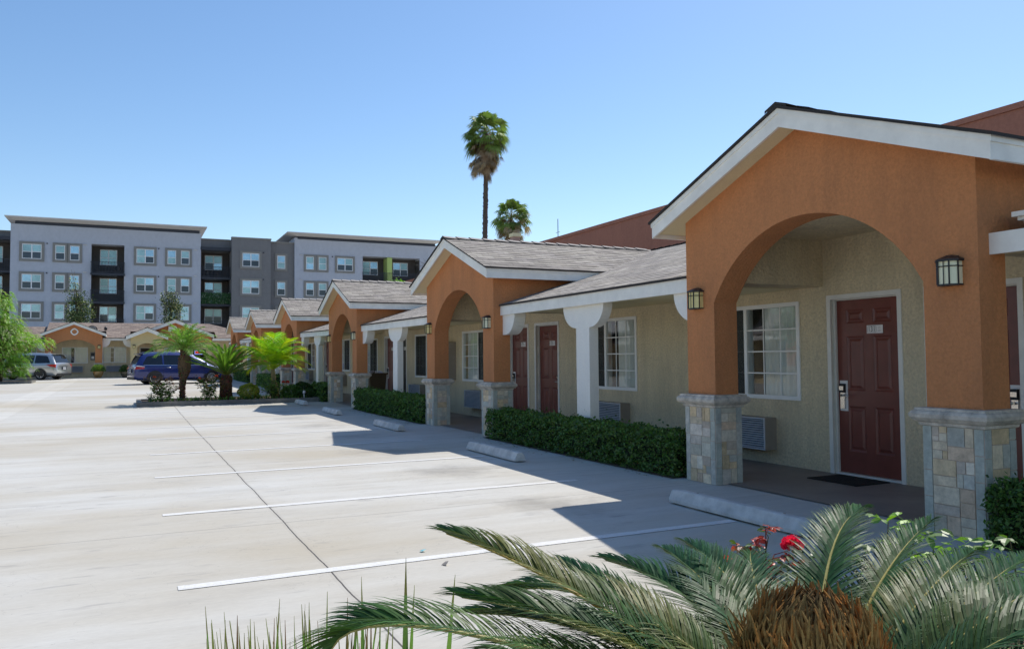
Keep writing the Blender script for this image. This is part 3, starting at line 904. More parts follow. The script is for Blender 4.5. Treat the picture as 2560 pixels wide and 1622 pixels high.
# ------------------------------------------------------------------ wall lanterns, air conditioners
def lantern_proto(label):
    K_ = 0.84
    t = thing('wall_lantern', (0, 0, 0), label, 'wall lantern', 'wall lanterns on the porch pillars')
    h = MB(lambda p: (p[0] * K_, p[1] * K_, p[2] * K_))
    pl = [(0.0, -0.115), (-0.075, -0.115), (-0.135, -0.06), (-0.135, 0.06), (-0.075, 0.115), (0.0, 0.115)]
    h.box(-0.012, 0.0, -0.075, 0.075, -0.13, 0.15)
    big = [(x * 1.12, y * 1.12) for x, y in pl]
    h.prism(big, 0.095, 0.115, axis='z')
    V = [(x, y, 0.115) for x, y in big] + [(0.0, -0.03, 0.16), (-0.05, -0.03, 0.16), (-0.05, 0.03, 0.16), (0.0, 0.03, 0.16)]
    h.add(V, ((0, 1, 7, 6), (1, 2, 7), (2, 3, 8, 7), (3, 4, 8), (4, 5, 9, 8), (6, 7, 8, 9)))
    h.prism(pl, -0.145, -0.13, axis='z')
    for x, y in pl[1:5]:
        h.box(x - 0.0055, x + 0.0055, y - 0.0055, y + 0.0055, -0.13, 0.095)
    h.box(-0.1385, -0.1335, -0.004, 0.004, -0.13, 0.095)
    for i in range(5):
        a, b = Vector((*pl[i], 0.045)), Vector((*pl[i + 1], 0.045))
        h.tube([a, b], 0.005, 4)
    h.build('housing', M['bronze'], t)
    g = MB(lambda p: (p[0] * K_, p[1] * K_, p[2] * K_)); sm = [(x * 0.93, y * 0.93) for x, y in pl]
    g.prism(sm, -0.13, 0.095, axis='z')
    g.build('lamp_glass', M['amber'], t)
    return t
lan = lantern_proto('amber lantern on the left hand pillar of the nearest arch')
lan.location = (6.2, 7.755, 2.19)
side = ['nearest', 'second', 'third', 'fourth', 'fifth', 'sixth']
for i, (c, dz) in enumerate(zip(CS, DZ)):
    for s in (1, -1):
        if i == 0 and s == 1: continue
        pos = (6.2, c + s * 1.655, 2.19 + dz)
        lb = ('cream glass lantern on the right hand pillar of the nearest arch, largest lantern of all' if i == 0 else
              '%s lantern on the %s hand pillar of the %s arch counted from the camera' % ('amber' if s > 0 else 'cream', 'left' if s > 0 else 'right', side[i]))
        l = copy_tree(lan, loc=pos, label=lb)
        if s < 0:
            for q_ in l.children:
                if q_.name.startswith('lamp_glass'):
                    q_.material_slots[0].link = 'OBJECT'; q_.material_slots[0].material = M['creamglass']

def ac_proto(label):
    t = thing('air_conditioner', (0, 0, 0), label, 'air conditioner', 'through-wall air conditioners under the windows')
    W, H, Dp = 1.06, 0.44, 0.2
    s = MB()
    s.box(-Dp, 0, -W / 2, -W / 2 + 0.012, -H / 2, H / 2, 0); s.box(-Dp, 0, W / 2 - 0.012, W / 2, -H / 2, H / 2, 0)
    s.box(-Dp, 0, -W / 2 + 0.012, W / 2 - 0.012, H / 2 - 0.012, H / 2, 0); s.box(-Dp, 0, -W / 2 + 0.012, W / 2 - 0.012, -H / 2, -H / 2 + 0.012, 0)
    s.box(-Dp + 0.03, -Dp + 0.035, -W / 2 + 0.012, W / 2 - 0.012, -H / 2 + 0.012, H / 2 - 0.012, 1)
    s.build('sleeve', [M['acside'], M['acdark']], t)
    g = MB()
    n = 13
    for i in range(n):
        z = -H / 2 + 0.02 + (H - 0.04) * (i + 0.5) / n
        P = [(-Dp - 0.012, z - 0.006), (-Dp - 0.009, z - 0.011), (-Dp + 0.022, z + 0.002), (-Dp + 0.019, z + 0.007)]
        g.prism(P, -W / 2 + 0.02, W / 2 - 0.02, axis='y')
    for y in (-W / 2 + 0.006, W / 2 - 0.022):
        g.box(-Dp - 0.014, -Dp + 0.0, y, y + 0.016, -H / 2, H / 2)
    g.box(-Dp - 0.013, -Dp, -W / 2 + 0.022, W / 2 - 0.022, H / 2 - 0.018, H / 2 - 0.002); g.box(-Dp - 0.013, -Dp, -W / 2 + 0.022, W / 2 - 0.022, -H / 2 + 0.002, -H / 2 + 0.018)
    g.build('grille', M['acgrey'], t)
    return t
acp = ac_proto('louvred air conditioner under the window seen through the nearest arch')
acp.location = (WX, 8.97, 0.43)
AC = [(12.55, 0, 0.46, 'louvred air conditioner right of the first white post, above the long hedge'),
      (18.83, 0, 0.47, 'louvred air conditioner seen through the second arch beside the wall cabinet'),
      (23.45, 0, 0.5, 'louvred air conditioner behind the second hedge below the dark screened window'),
      (28.9, 0, 0.48, 'air conditioner side seen through the third arch'),
      (39.9, 0, 0.6, 'small far air conditioner under the gridded window beside the third white post'),
      (33.2, 0, 0.55, 'air conditioner beyond the third arch below the gridded window')]
for y, _, z, lb in AC:
    copy_tree(acp, loc=(WX, y, z + (zg(y) if y > 30 else 0)), label=lb)

# cabinet and extinguisher on the wall seen through the second arch
cb = MB(); cb.box(7.83, 8.05, 20.45, 21.15, 0.93, 1.95, 0); cb.box(7.822, 7.83, 20.47, 21.13, 0.95, 1.93, 0); cb.box(7.815, 7.822, 20.53, 20.56, 1.4, 1.5, 1)
ob = solo(cb, 'electrical_cabinet', [M['tanbox'] if 'tanbox' in M else M['acside'], M['chrome']], 'tan metal electrical cabinet on the wall seen through the second arch', 'electrical cabinet')
fe = thing('fire_extinguisher_cabinet', (8.05, 21.4, 0.95), 'narrow dark fire extinguisher box with red top beside the tan wall cabinet', 'extinguisher box')
q = MB(); q.box(7.9, 8.05, 21.2, 21.55, 0.95, 1.9, 0); q.build('box', M['doordark'], fe)
M['red'] = plain('red_paint', (0.5, 0.02, 0.02), 0.4)
q = MB(); q.box(7.892, 7.9, 21.24, 21.5, 1.78, 1.86, 0); q.box(7.892, 7.9, 21.24, 21.5, 0.98, 1.1, 1); q.build('sign', [M['red'], M['plate']], fe)
# door mat
dm = MB()
dm.box(7.43, 7.98, 6.57, 7.3, 0.013, 0.024)
solo(dm, 'door_mat', M['mat'], 'black rubber mat lying in front of door 131', 'door mat')
# waste bin
bn = thing('waste_bin', (7.3, 25.75, 0.04), 'brown tapered waste bin with a white liner bag, behind the second hedge', 'waste bin')
M['binbrown'] = plain('brown_bin', (0.10, 0.065, 0.03), 0.5, var=0.15)
M['bag'] = plain('liner_bag', (0.72, 0.68, 0.72), 0.4, var=0.08, vscale=20, bmp=0.5, bscale=25)
q = MB()
for r0, z0, r1, z1 in ((0.2, 0.04, 0.29, 1.02),):
    V = [(7.3 + a * r0, 25.75 + b * r0, z0) for a, b in ((-1, -1), (1, -1), (1, 1), (-1, 1))] + [(7.3 + a * r1, 25.75 + b * r1, z1) for a, b in ((-1, -1), (1, -1), (1, 1), (-1, 1))]
    q.add(V, ((0, 3, 2, 1), (4, 5, 6, 7), (0, 1, 5, 4), (1, 2, 6, 5), (2, 3, 7, 6), (3, 0, 4, 7)))
q.box(6.98, 7.62, 25.43, 26.07, 1.0, 1.05)
q.build('bin_body', M['binbrown'], bn)
q = MB(); rr = random.Random(5)
V = []
for k in range(13):
    y = 25.86 + 0.25 * k / 12
    V += [(6.99 - 0.01 * rr.random(), y, 1.06), (6.975 - 0.03 * rr.random(), y, 0.9), (7.03 - 0.02 * rr.random(), y, 0.62 - 0.15 * rr.random())]
q.add(V, [(3 * k + j, 3 * k + j + 1, 3 * k + j + 4, 3 * k + j + 3) for k in range(12) for j in range(2)], 0, None, True)
for k in range(10):
    a = 2 * math.pi * k / 10
    q.tube([(7.3 + 0.24 * math.cos(a), 25.75 + 0.26 * math.sin(a), 1.05), (7.3 + 0.12 * math.cos(a), 25.75 + 0.13 * math.sin(a), 1.09 + 0.02 * rr.random())], 0.03, 5)
q.build('liner_bag', M['bag'], bn, recalc=False)

# ------------------------------------------------------------------ wheel stops
def wheel_stop(yc, L, label):
    s = MB(); P = [(5.0, 0.0), (5.18, 0.0), (5.18, 0.03), (5.14, 0.115), (5.125, 0.125), (5.055, 0.125), (5.04, 0.115), (5.0, 0.03)]
    z = zg(yc) + 0.018
    rr = random.Random(int(yc * 10)); n = 14
    rings = []
    for i in range(n + 1):
        y = yc - L / 2 + L * i / n
        k = 0.93 if i in (0, n) else 1
        rings.append([(5.1 + (x - 5.1) * k + rr.uniform(-1, 1) * 0.0015, y, z + q * k + (rr.uniform(-1, 1) * 0.002 if q > 0.02 else 0)) for x, q in P])
    V = [p for r in rings for p in r]; m = len(P)
    s.add(V, [(i * m + j, i * m + (j + 1) % m, (i + 1) * m + (j + 1) % m, (i + 1) * m + j) for i in range(n) for j in range(m)] + [tuple(range(m)), tuple(range(n * m, n * m + m))])
    for y in (yc - L / 2 + 0.35, yc + L / 2 - 0.35):
        s.box(5.03, 5.17, y - 0.1, y + 0.1, z - 0.018, z, 1)
        s.lathe([(0.012, z + 0.12), (0.012, z + 0.13), (0.0, z + 0.131)], (5.1, y, 0), 8, 1)
    return solo(s, 'wheel_stop', [M['stop'], M['acside']], label, 'wheel stop', 'concrete wheel stops along the bays')
for yc, L, lb in ((5.86, 1.87, 'nearest and longest looking concrete wheel stop, in front of the nearest arch'),
                  (11.36, 1.85, 'second concrete wheel stop, with a chipped dark end, in front of the long hedge'),
                  (16.98, 1.88, 'third concrete wheel stop, lying in the shade before the second arch'),
                  (22.4, 1.8, 'fourth concrete wheel stop, near the third arch'),
                  (26.8, 1.5, 'farthest small concrete wheel stop, sunlit beside the planted island')):
    wheel_stop(yc, L, lb)
# ------------------------------------------------------------------ far wing across the end of the lot
Z0 = 0.36
FW = thing('motel_building', (0, 66, Z0), 'low motel wing across the far end with one orange porch and a cream office entrance', 'motel building')
def TF(cx, Y0): return lambda p: (cx + p[1], Y0 + p[0], p[2] + Z0)
porch(TF(-3.57, 64.0), FW, dict(half=1.77, inner=1.33, spring=2.23, rise=0.49, thick=0.36, top=3.98, slope=0.41, of=0.25, os=0.25, back=2.0, eavez=2.75, mx=0.55, mz=2.84, lip=1.5), rnd, M['orange'], M['shingle_far'])
porch(TF(1.1, 63.4), FW, dict(half=1.08, inner=0.66, spring=2.15, rise=0.3, thick=0.3, top=3.58, slope=0.43, of=0.3, os=0.3, back=2.0, eavez=2.6, mx=1.2, mz=2.84, lip=0.8, fh=0.27, pillar=False, capz=0.0), rnd, M['cream'], M['shingle_far'])
fw = MB(lambda p: (p[0], p[1], p[2] + Z0))
Yw = 66.0
fh = [(-4.42, -2.8, 1.06, 2.19), (-1.82, -0.28, 1.08, 2.2), (-6.62, -6.0, 1.0, 2.2), (0.62, 1.66, 0.0, 2.2)]
wall_holes(fw, -16, 8.6, 0, 2.85, fh, lambda u, v, d: (u, Yw + d, v), 0, 0.16)
fw.box(-16, 8.6, 71.8, 72, 0, 2.8, 0); fw.box(8.4, 8.6, 66.2, 71.8, 0, 2.8, 0); fw.box(-16, -15.8, 66.2, 71.8, 0, 2.8, 0); fw.box(-15.8, 8.4, 68.6, 68.7, 0, 2.8, 1)
fw.build('wall', [M['tan'], M['room']], FW, recalc=False)
TW = lambda p: (p[1], Yw + p[0], p[2] + Z0)
window(TW, FW, -4.42, -2.8, 1.06, 2.19, 0, 1, 1)
window(TW, FW, -1.82, -0.28, 1.08, 2.2, 0, 3, 3)
window(TW, FW, -6.62, -6.0, 1.0, 2.2, 0, 1, 1)
door(TW, FW, 0.62, 1.66, 1, None, 2.2, dark=True)
# office front: cream wall with gable behind the portico
of = MB(lambda p: (p[0], p[1], p[2] + Z0))
oh = [(4.27, 5.2, 0.0, 2.02), (2.3, 3.1, 0.95, 2.1)]
wall_holes(of, 2.18, 5.62, 0, 2.6, oh, lambda u, v, d: (u, 64.9 + d, v), 0, 0.12)
of.quad((2.18, 64.9, 0), (2.18, 66, 0), (2.18, 66, 2.6), (2.18, 64.9, 2.6)); of.quad((5.62, 64.9, 0), (5.62, 66, 0), (5.62, 66, 2.6), (5.62, 64.9, 2.6))
of.box(2.2, 5.6, 65.6, 65.7, 0, 2.6, 1)
of.build('office_wall', [M['cream'], M['room']], FW, recalc=False)
TO = lambda p: (p[1], 64.9 + p[0], p[2] + Z0)
window(TO, FW, 2.3, 3.1, 0.95, 2.1, 0, 1, 1)
gb = MB(lambda p: (p[0], p[1], p[2] + Z0))
ap, sl2, hw = 4.24, 0.41, 2.72
cx = 3.0
gb.poly([(cx - hw + 0.15, 64.75, 2.6), (cx + hw - 0.15, 64.75, 2.6), (cx + hw - 0.15, 64.75, ap - 0.16 - sl2 * (hw - 0.15)), (cx, 64.75, ap - 0.16), (cx - hw + 0.15, 64.75, ap - 0.16 - sl2 * (hw - 0.15))], 0)
gb.box(cx - hw + 0.15, cx + hw - 0.15, 64.76, 66, 2.55, 2.6, 0)
gb.box(cx - 0.45, cx + 0.1, 64.6, 64.75, 3.35, 3.72, 1)
gb.build('office_gable', [M['orange'], M['fascia']], FW, recalc=False)
gr = MB(lambda p: (p[0], p[1], p[2] + Z0))
ff = MB(lambda p: (p[0], p[1], p[2] + Z0))
for s in (-1, 1):
    A = (cx, 64.35, ap); B = (cx + s * hw, 64.35, ap - sl2 * hw); C = (cx + s * hw, 67.0, ap - sl2 * hw); E = (cx, 69.4, ap)
    f = lambda p: (p[1], abs(hw - abs(p[0] - cx)) * 1.08)
    gr.quad(A, B, C, E, 0, [f(A), f(B), f(C), f(E)])
    V = [(cx, 64.38, ap - 0.02), (cx + s * hw, 64.38, ap - sl2 * hw - 0.02), (cx + s * hw, 64.38, ap - sl2 * hw - 0.26), (cx, 64.38, ap - 0.26)]
    V += [(p[0], 64.42, p[2]) for p in V]
    ff.add(V, ((0, 1, 2, 3), (7, 6, 5, 4), (0, 4, 5, 1), (3, 2, 6, 7), (1, 5, 6, 2)))
    a, b = sorted((cx + s * hw, cx + s * (hw - 0.03)))
    ff.box(a, b, 64.42, 67, ap - sl2 * hw - 0.26, ap - sl2 * hw - 0.03)
    gr.quad((cx, 64.43, ap - 0.2), (cx + s * hw, 64.43, ap - sl2 * hw - 0.2), (cx + s * hw, 64.76, ap - sl2 * hw - 0.2), (cx, 64.76, ap - 0.2), 1)
gr.build('gable_roof', [M['shingle_far'], M['soffit']], FW, recalc=False); ff.build('fascia', M['fascia'], FW)
# main far roof
r = MB(lambda p: (p[0], p[1], p[2] + Z0))
ez, ey, ry, rzv = 2.86, 64.5, 68.6, 4.1
sl3 = (rzv - ez) / (ry - ey); ln3 = math.sqrt(1 + sl3 ** 2)
def fq(x0, x1, y0, y1, dz=0, m=0):
    P = [(x0, y0), (x1, y0), (x1, y1), (x0, y1)]
    r.quad(*[(x, y, ez + (y - ey) * sl3 + dz) for x, y in P], m, [(x, (y - ey) * ln3) for x, y in P])
fq(-1.6, 0.0, ey, 66.2); fq(-5.45, 5.75, 66.2, ry); fq(5.9, 8.0, ey, 66.2, 0)
r.poly([(5.75, 66.2, ez + 1.7 * sl3), (8.0, 66.2, ez + 1.7 * sl3), (5.75, ry, rzv)], 0, [(5.75, 1.8), (8.0, 1.8), (5.75, 4.3)])
r.poly([(5.75, ry, rzv), (8.0, 66.2, ez + 1.7 * sl3), (8.0, 64.5, ez), (9.8, 64.5, ez), (9.8, 72.6, ez)], 0, [(0, 4.3), (2, 2), (3, 1), (3, 0), (-4, 0)])
r.quad((-5.45, 72.6, ez), (9.8, 72.6, ez), (5.75, ry, rzv), (-5.45, ry, rzv), 0, [(0, 0), (15, 0), (11, 4.3), (0, 4.3)])
fq(-17, -5.45, ey, ry, -0.32)
r.quad((-17, 72.6, ez - 0.32), (-5.45, 72.6, ez - 0.32), (-5.45, ry, rzv - 0.32), (-17, ry, rzv - 0.32), 0, [(0, 0), (11, 0), (11, 4.3), (0, 4.3)])
r.poly([(-5.45, 66.0, ez + 1.5 * sl3 - 0.33), (-5.45, ry, rzv - 0.33), (-5.45, ry, rzv), (-5.45, 66.0, ez + 1.5 * sl3)], 1)
for a, b, d in ((-1.6, 0.0, 0), (-17, -5.45, -0.32)):
    r.quad((a, ey, ez - 0.03 + d), (b, ey, ez - 0.03 + d), (b, ey, ez + d), (a, ey, ez + d), 1)
    r.quad((a, ey, ez - 0.03 + d), (b, ey, ez - 0.03 + d), (b, 66.2, ez + 1.7 * sl3 - 0.04 + d), (a, 66.2, ez + 1.7 * sl3 - 0.04 + d), 1)
r.build('main_roof', [M['shingle_far'], M['felt']], FW, recalc=False)
e = MB(lambda p: (p[0], p[1], p[2] + Z0))
e.box(-1.8, 0.02, 64.55, 64.6, 2.66, 2.83)
e.box(-1.79, 0.01, 64.6, 66, 2.66, 2.7, 1)
e.build('eave_beam', [M['fascia'], M['soffit']], FW)
e = MB(lambda p: (p[0], p[1], p[2] + Z0)); e.box(-15.9, -5.36, 64.55, 64.6, 2.36, 2.52); e.box(-15.9, -5.37, 64.6, 66, 2.36, 2.4, 1); e.build('eave_beam', [M['fascia'], M['soffit']], FW)
e = MB(lambda p: (p[0], p[1], p[2] + Z0)); e.box(5.62, 8.4, 64.55, 64.6, 2.66, 2.83); e.build('eave_beam', [M['fascia'], M['soffit']], FW)
for s, xe, zt in ((1, -1.8, 2.66), (-1, 0.02, 2.66), (-1, -5.36, 2.36)):
    B = [(xe, zt - 0.5)] + [(xe + s * (0.1 + a * 1.15), zt + b * 1.2) for a, b in qcirc(0.35, 0.38)][::-1] + [(xe, zt)]
    br = MB(lambda p: (p[0], p[1], p[2] + Z0)); br.prism(B, 64.6, 64.8, axis='y'); br.build('bracket', M['whitest'], FW)
# round white moulding in the orange gable
o = MB(); n = 24
for ra, rb, ya, yb in ((0.15, 0.235, 63.95, 64.0), (0.0, 0.15, 63.985, 64.0)):
    for k in range(n):
        t0, t1 = 2 * math.pi * k / n, 2 * math.pi * (k + 1) / n
        w = lambda t: 1 + 0.09 * (abs(math.cos(2 * t)) ** 6)
        P = [(r_ * w(t) * math.cos(t), r_ * w(t) * math.sin(t)) for r_, t in ((ra, t0), (rb, t0), (rb, t1), (ra, t1))]
        V = [(-3.55 + a, ya, 3.62 + b) for a, b in P] + [(-3.55 + a, yb, 3.62 + b) for a, b in P]
        o.add(V, ((0, 1, 2, 3), (4, 7, 6, 5), (0, 4, 5, 1), (1, 5, 6, 2), (2, 6, 7, 3), (3, 7, 4, 0)), 0 if ra > 0 else 1)
o.build('round_moulding', [M['whitest'], M['orange']], FW)
# glass door with a lit sign
od = MB(TO); od.box(0.05, 0.09, 4.31, 5.16, 0.02, 1.98, 0)
for a, b in ((4.27, 4.33), (5.14, 5.2)): od.box(0.02, 0.1, a, b, 0, 2.02, 1)
od.box(0.021, 0.099, 4.33, 5.14, 1.96, 2.02, 1)
odo = od.build('door', [M['cardark'], M['bronze']], FW)
def emis(name, col, s):
    m, nt, b = new_mat(name)
    b.inputs['Base Color'].default_value = (*col, 1); b.inputs['Emission Color'].default_value = (*col, 1); b.inputs['Emission Strength'].default_value = s
    return m
M['neonr'] = emis('red_neon', (1.0, 0.06, 0.05), 1.2); M['neonb'] = emis('blue_neon', (0.35, 0.4, 1.0), 1.0)
ns = MB(lambda p: (p[0], p[1], p[2] + Z0))
tv, tf = text_geo('OPEN', 0.2)
ns.add([(4.7 + v[0], 64.9, 1.78 + v[1]) for v in tv], tf, 0)
for a, b, c, d in ((4.4, 5.0, 1.9, 1.925), (4.4, 5.0, 1.635, 1.66), (4.4, 4.42, 1.66, 1.9), (4.98, 5.0, 1.66, 1.9)):
    ns.box(a, b, 64.88, 64.9, c, d, 1)
solo(ns, 'open_sign', [M['neonr'], M['neonb']], 'small red lit sign with a blue border in the dark office door', 'neon sign', recalc=False)
# lanterns, air conditioners, telephone, vents, flood light on the far wing
for x, y, lb in ((-5.1, 64.0, 'lantern on the left post of the far orange porch'), (-2.0, 64.0, 'lantern on the right post of the far orange porch, beside the poster box'),
                 (0.25, 63.4, 'lantern on the left post of the cream office entrance'), (1.95, 63.4, 'lantern on the right post of the cream office entrance')):
    copy_tree(lan, loc=(x, y, 2.2 + Z0), rz=rad(90), label=lb)
for x, y, lb in ((-3.62, 66, 'air conditioner under the plain window inside the far orange porch'), (-1.05, 66, 'air conditioner between the two planted pots by the far wing')):
    copy_tree(acp, loc=(x, y, 0.62 + Z0), rz=rad(90), label=lb)
ph = MB(); ph.box(-2.62, -2.3, 65.88, 66, 1.25 + Z0, 1.85 + Z0, 0); ph.box(-2.58, -2.34, 65.87, 65.88, 1.3 + Z0, 1.78 + Z0, 1); ph.box(-2.55, -2.37, 65.864, 65.87, 1.35 + Z0, 1.55 + Z0, 2)
solo(ph, 'wall_telephone', [M['acside'], M['bronze'], M['plate']], 'dark wall telephone box beside the right post of the far orange porch', 'telephone')
vt = MB(); vt.prism([(0.36 * math.cos(rad(a)), 0.3 * math.sin(rad(a))) for a in range(0, 181, 20)], -0.28, 0.3, axis='y')
v2 = MB(lambda p: (-2.55 + p[0], 66.6 + p[1], 3.5 + Z0 + p[2])); v2.v, v2.f, v2.m = vt.v, vt.f, vt.m
for k in range(4): v2.box(-0.3 + 0.03 * k, 0.3 - 0.03 * k, -0.3, -0.281, 0.03 + 0.06 * k, 0.05 + 0.06 * k, 1)
v2.box(-0.42, 0.42, -0.4, 0.3, -0.04, 0.0, 1)
solo(v2, 'roof_vent', [M['felt'], M['fascia']], 'dark half round louvred vent on the far shingle roof', 'roof vent')
fl = thing('flood_light', (-1.62, 64.4, 3.2 + Z0), 'small security flood light standing on the right eave of the far orange porch', 'flood light')
q = MB(); q.tube([(-1.7, 64.4, 3.0 + Z0), (-1.62, 64.3, 3.42 + Z0)], 0.02, 6); q.build('arm', M['bronze'], fl)
q = MB(); q.lathe([(0.0, -0.1), (0.09, -0.1), (0.11, 0.02), (0.07, 0.14), (0.0, 0.15)], (-1.6, 64.28, 3.5 + Z0), 10); q.build('lamp_head', M['bronze'], fl)

# ------------------------------------------------------------------ apartment building
AP = thing('apartment_building', (5, 96, Z0), 'four storey modern apartment block in blue grey and dark grey behind the far motel wing', 'apartment building')
M['apt'] = stucco('blue_grey_stucco', (0.43, 0.46, 0.525), 3.0, 0.3, 0.05, 0.1)
M['aptd'] = stucco('dark_grey_stucco', (0.19, 0.19, 0.195), 3.0, 0.3, 0.06, 0.12)
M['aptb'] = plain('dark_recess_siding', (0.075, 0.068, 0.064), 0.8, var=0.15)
M['trim'] = plain('grey_window_trim', (0.23, 0.225, 0.21), 0.8, var=0.05)
M['steel'] = plain('dark_steel', (0.035, 0.04, 0.055), 0.5, metal=0.3)
M['slab'] = plain('roof_slab_metal', (0.6, 0.58, 0.55), 0.5, var=0.05)
M['vinyl'] = plain('white_vinyl', (0.75, 0.76, 0.78), 0.4)
M['lime'] = plain('lime_partition', (0.40, 0.52, 0.16), 0.8, var=0.05)
def pane_mat(name, base, metal, rough=0.04):
    m = plain(name, base, rough, metal=metal, var=0.25, vscale=0.6); return m
M['p1'] = pane_mat('pane_sky', (0.34, 0.5, 0.62), 0.55)
M['p2'] = pane_mat('pane_dark', (0.045, 0.06, 0.08), 0.15)
M['p3'] = pane_mat('pane_blind', (0.30, 0.47, 0.50), 0.25, 0.15)
TA = lambda Y: (lambda p: (p[0], Y + p[1], p[2]))
ar = random.Random(11)
def apt_window(x0, x1, z0, z1, Y, trim=True, tall=False):
    w = MB(TA(Y))
    t = 0.24 if trim else 0.0
    if trim:
        for a, b, c, d in ((x0 - t, x0, z0 - t, z1 + t), (x1, x1 + t, z0 - t, z1 + t), (x0, x1, z0 - t, z0), (x0, x1, z1, z1 + t)):
            w.box(a, b, -0.09, 0, c, d, 1)
    f = 0.07
    for a, b, c, d in ((x0, x0 + f, z0, z1), (x1 - f, x1, z0, z1), (x0 + f, x1 - f, z0, z0 + f), (x0 + f, x1 - f, z1 - f, z1)):
        w.box(a, b, -0.06, 0, c, d, 0)
    wide = (x1 - x0) > 1.2
    segs = [(x0 + f, (x0 + x1) / 2 - 0.05), ((x0 + x1) / 2 + 0.05, x1 - f)] if wide else [(x0 + f, x1 - f)]
    if wide: w.box((x0 + x1) / 2 - 0.05, (x0 + x1) / 2 + 0.05, -0.055, 0, z0 + f, z1 - f, 0)
    zm = z0 + (z1 - z0) * 0.48
    pn = MB(TA(Y))
    for a, b in segs:
        w.box(a, b, -0.05, 0, zm - 0.03, zm + 0.03, 0)
        k = ar.random()
        pn.box(a, b, -0.03, -0.01, zm + 0.03, z1 - f, 0 if k < 0.45 else 2)
        k = ar.random()
        pn.box(a, b, -0.03, -0.01, z0 + f, zm - 0.03, 1 if k < 0.6 else (2 if k < 0.85 else 0))
    wo = w.build('window', [M['vinyl'], M['trim']], AP)
    pn.build('pane', [M['p1'], M['p2'], M['p3']], wo)
ROWS = [(11.88, 13.38), (8.87, 10.35), (5.87, 7.37), (2.87, 4.37)]
def block(name, x0, x1, Y, top, m, rec=None, back=12):
    b = MB()
    holes = [] if rec is None else [(rec[0], rec[1], Z0, rec[2])]
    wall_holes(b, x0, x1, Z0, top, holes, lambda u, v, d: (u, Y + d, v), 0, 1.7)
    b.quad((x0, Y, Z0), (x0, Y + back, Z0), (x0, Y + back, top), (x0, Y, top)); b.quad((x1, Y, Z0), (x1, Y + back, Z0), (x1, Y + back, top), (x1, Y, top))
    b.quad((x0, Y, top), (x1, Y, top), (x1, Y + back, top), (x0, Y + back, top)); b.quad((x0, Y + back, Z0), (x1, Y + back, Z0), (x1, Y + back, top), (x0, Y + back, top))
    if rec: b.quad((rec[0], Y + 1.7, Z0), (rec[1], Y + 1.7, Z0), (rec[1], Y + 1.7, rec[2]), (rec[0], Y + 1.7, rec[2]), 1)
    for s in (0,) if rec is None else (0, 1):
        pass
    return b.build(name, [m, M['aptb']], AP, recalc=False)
block('wall', -10.87, 6.85, 93.0, 15.35, M['apt'], (-3.72, -0.66, 13.68))
block('wall', 16.88, 34.1, 93.0, 15.5, M['apt'], (24.8, 31.9, 13.75))
block('wall', 10.0, 14.15, 92.4, 14.97, M['aptd'])
block('wall', 14.15, 16.88, 93.3, 14.8, M['aptd'])
block('wall', 6.85, 10.0, 93.9, 14.85, M['aptd'], (6.95, 9.95, 13.6))
block('wall', -17.5, -10.87, 93.9, 14.6, M['aptd'], (-14.5, -10.95, 13.7))
# side faces of the recesses are dark too
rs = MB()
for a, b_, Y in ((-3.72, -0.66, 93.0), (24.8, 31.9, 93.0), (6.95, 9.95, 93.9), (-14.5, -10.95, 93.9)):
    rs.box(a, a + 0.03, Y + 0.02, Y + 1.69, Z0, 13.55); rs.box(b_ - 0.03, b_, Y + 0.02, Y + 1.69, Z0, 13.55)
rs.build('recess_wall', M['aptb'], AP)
for q_ in ((14.2, 16.95, 93.2, 93.6, 14.8, 14.95), (9.95, 14.2, 92.32, 93, 14.97, 15.12), (6.85, 9.95, 93.8, 94.2, 14.85, 14.98), (-17.5, -10.9, 93.8, 94.2, 14.6, 14.74)):
    cp = MB(); cp.box(*q_); cp.build('parapet_cap', M['trim'], AP)
for a, b_, c, d in ((-10.5, 6.7, -11.3, 7.4), (17.2, 33.9, 15.9, 34.6)):
    bd = MB(); bd.box(a, b_, 92.96, 100, 15.36, 15.66); bd.build('dark_band', M['steel'], AP)
    sl_ = MB()
    V = [(a - 0.05, 92.9, 15.67), (b_ + 0.05, 92.9, 15.67), (b_ + 0.05, 101, 15.67), (a - 0.05, 101, 15.67), (c, 92.0, 15.9), (d, 92.0, 15.9), (d, 102, 15.9), (c, 102, 15.9), (c, 92.0, 16.0), (d, 92.0, 16.0), (d, 102, 16.0), (c, 102, 16.0)]
    sl_.add(V, ((0, 3, 2, 1), (0, 1, 5, 4), (1, 2, 6, 5), (2, 3, 7, 6), (3, 0, 4, 7), (4, 5, 9, 8), (5, 6, 10, 9), (6, 7, 11, 10), (7, 4, 8, 11), (8, 9, 10, 11)))
    sl_.build('roof_slab', M['slab'], AP)
for z0, z1 in ROWS:
    for x0, x1 in ((-9.87, -8.17), (-6.97, -6.1), (-5.66, -4.8), (0.49, 2.2), (3.5, 4.36), (4.84, 5.7)): apt_window(x0, x1, z0, z1, 93.0)
    for x0, x1 in ((18.15, 19.05), (19.6, 20.5), (21.75, 23.6)): apt_window(x0, x1, z0, z1, 93.0)
    apt_window(11.1, 12.9, z0, z1, 92.4); apt_window(14.98, 15.88, z0, z1, 93.3)
    for x0, x1, Y in ((-2.98, -1.35, 94.69), (7.45, 9.3, 95.59), (25.2, 27.1, 94.69), (29.0, 30.9, 94.69), (-13.5, -11.8, 95.59)):
        apt_window(x0, x1, z0 - 0.2, z1 - 0.05, Y, False)
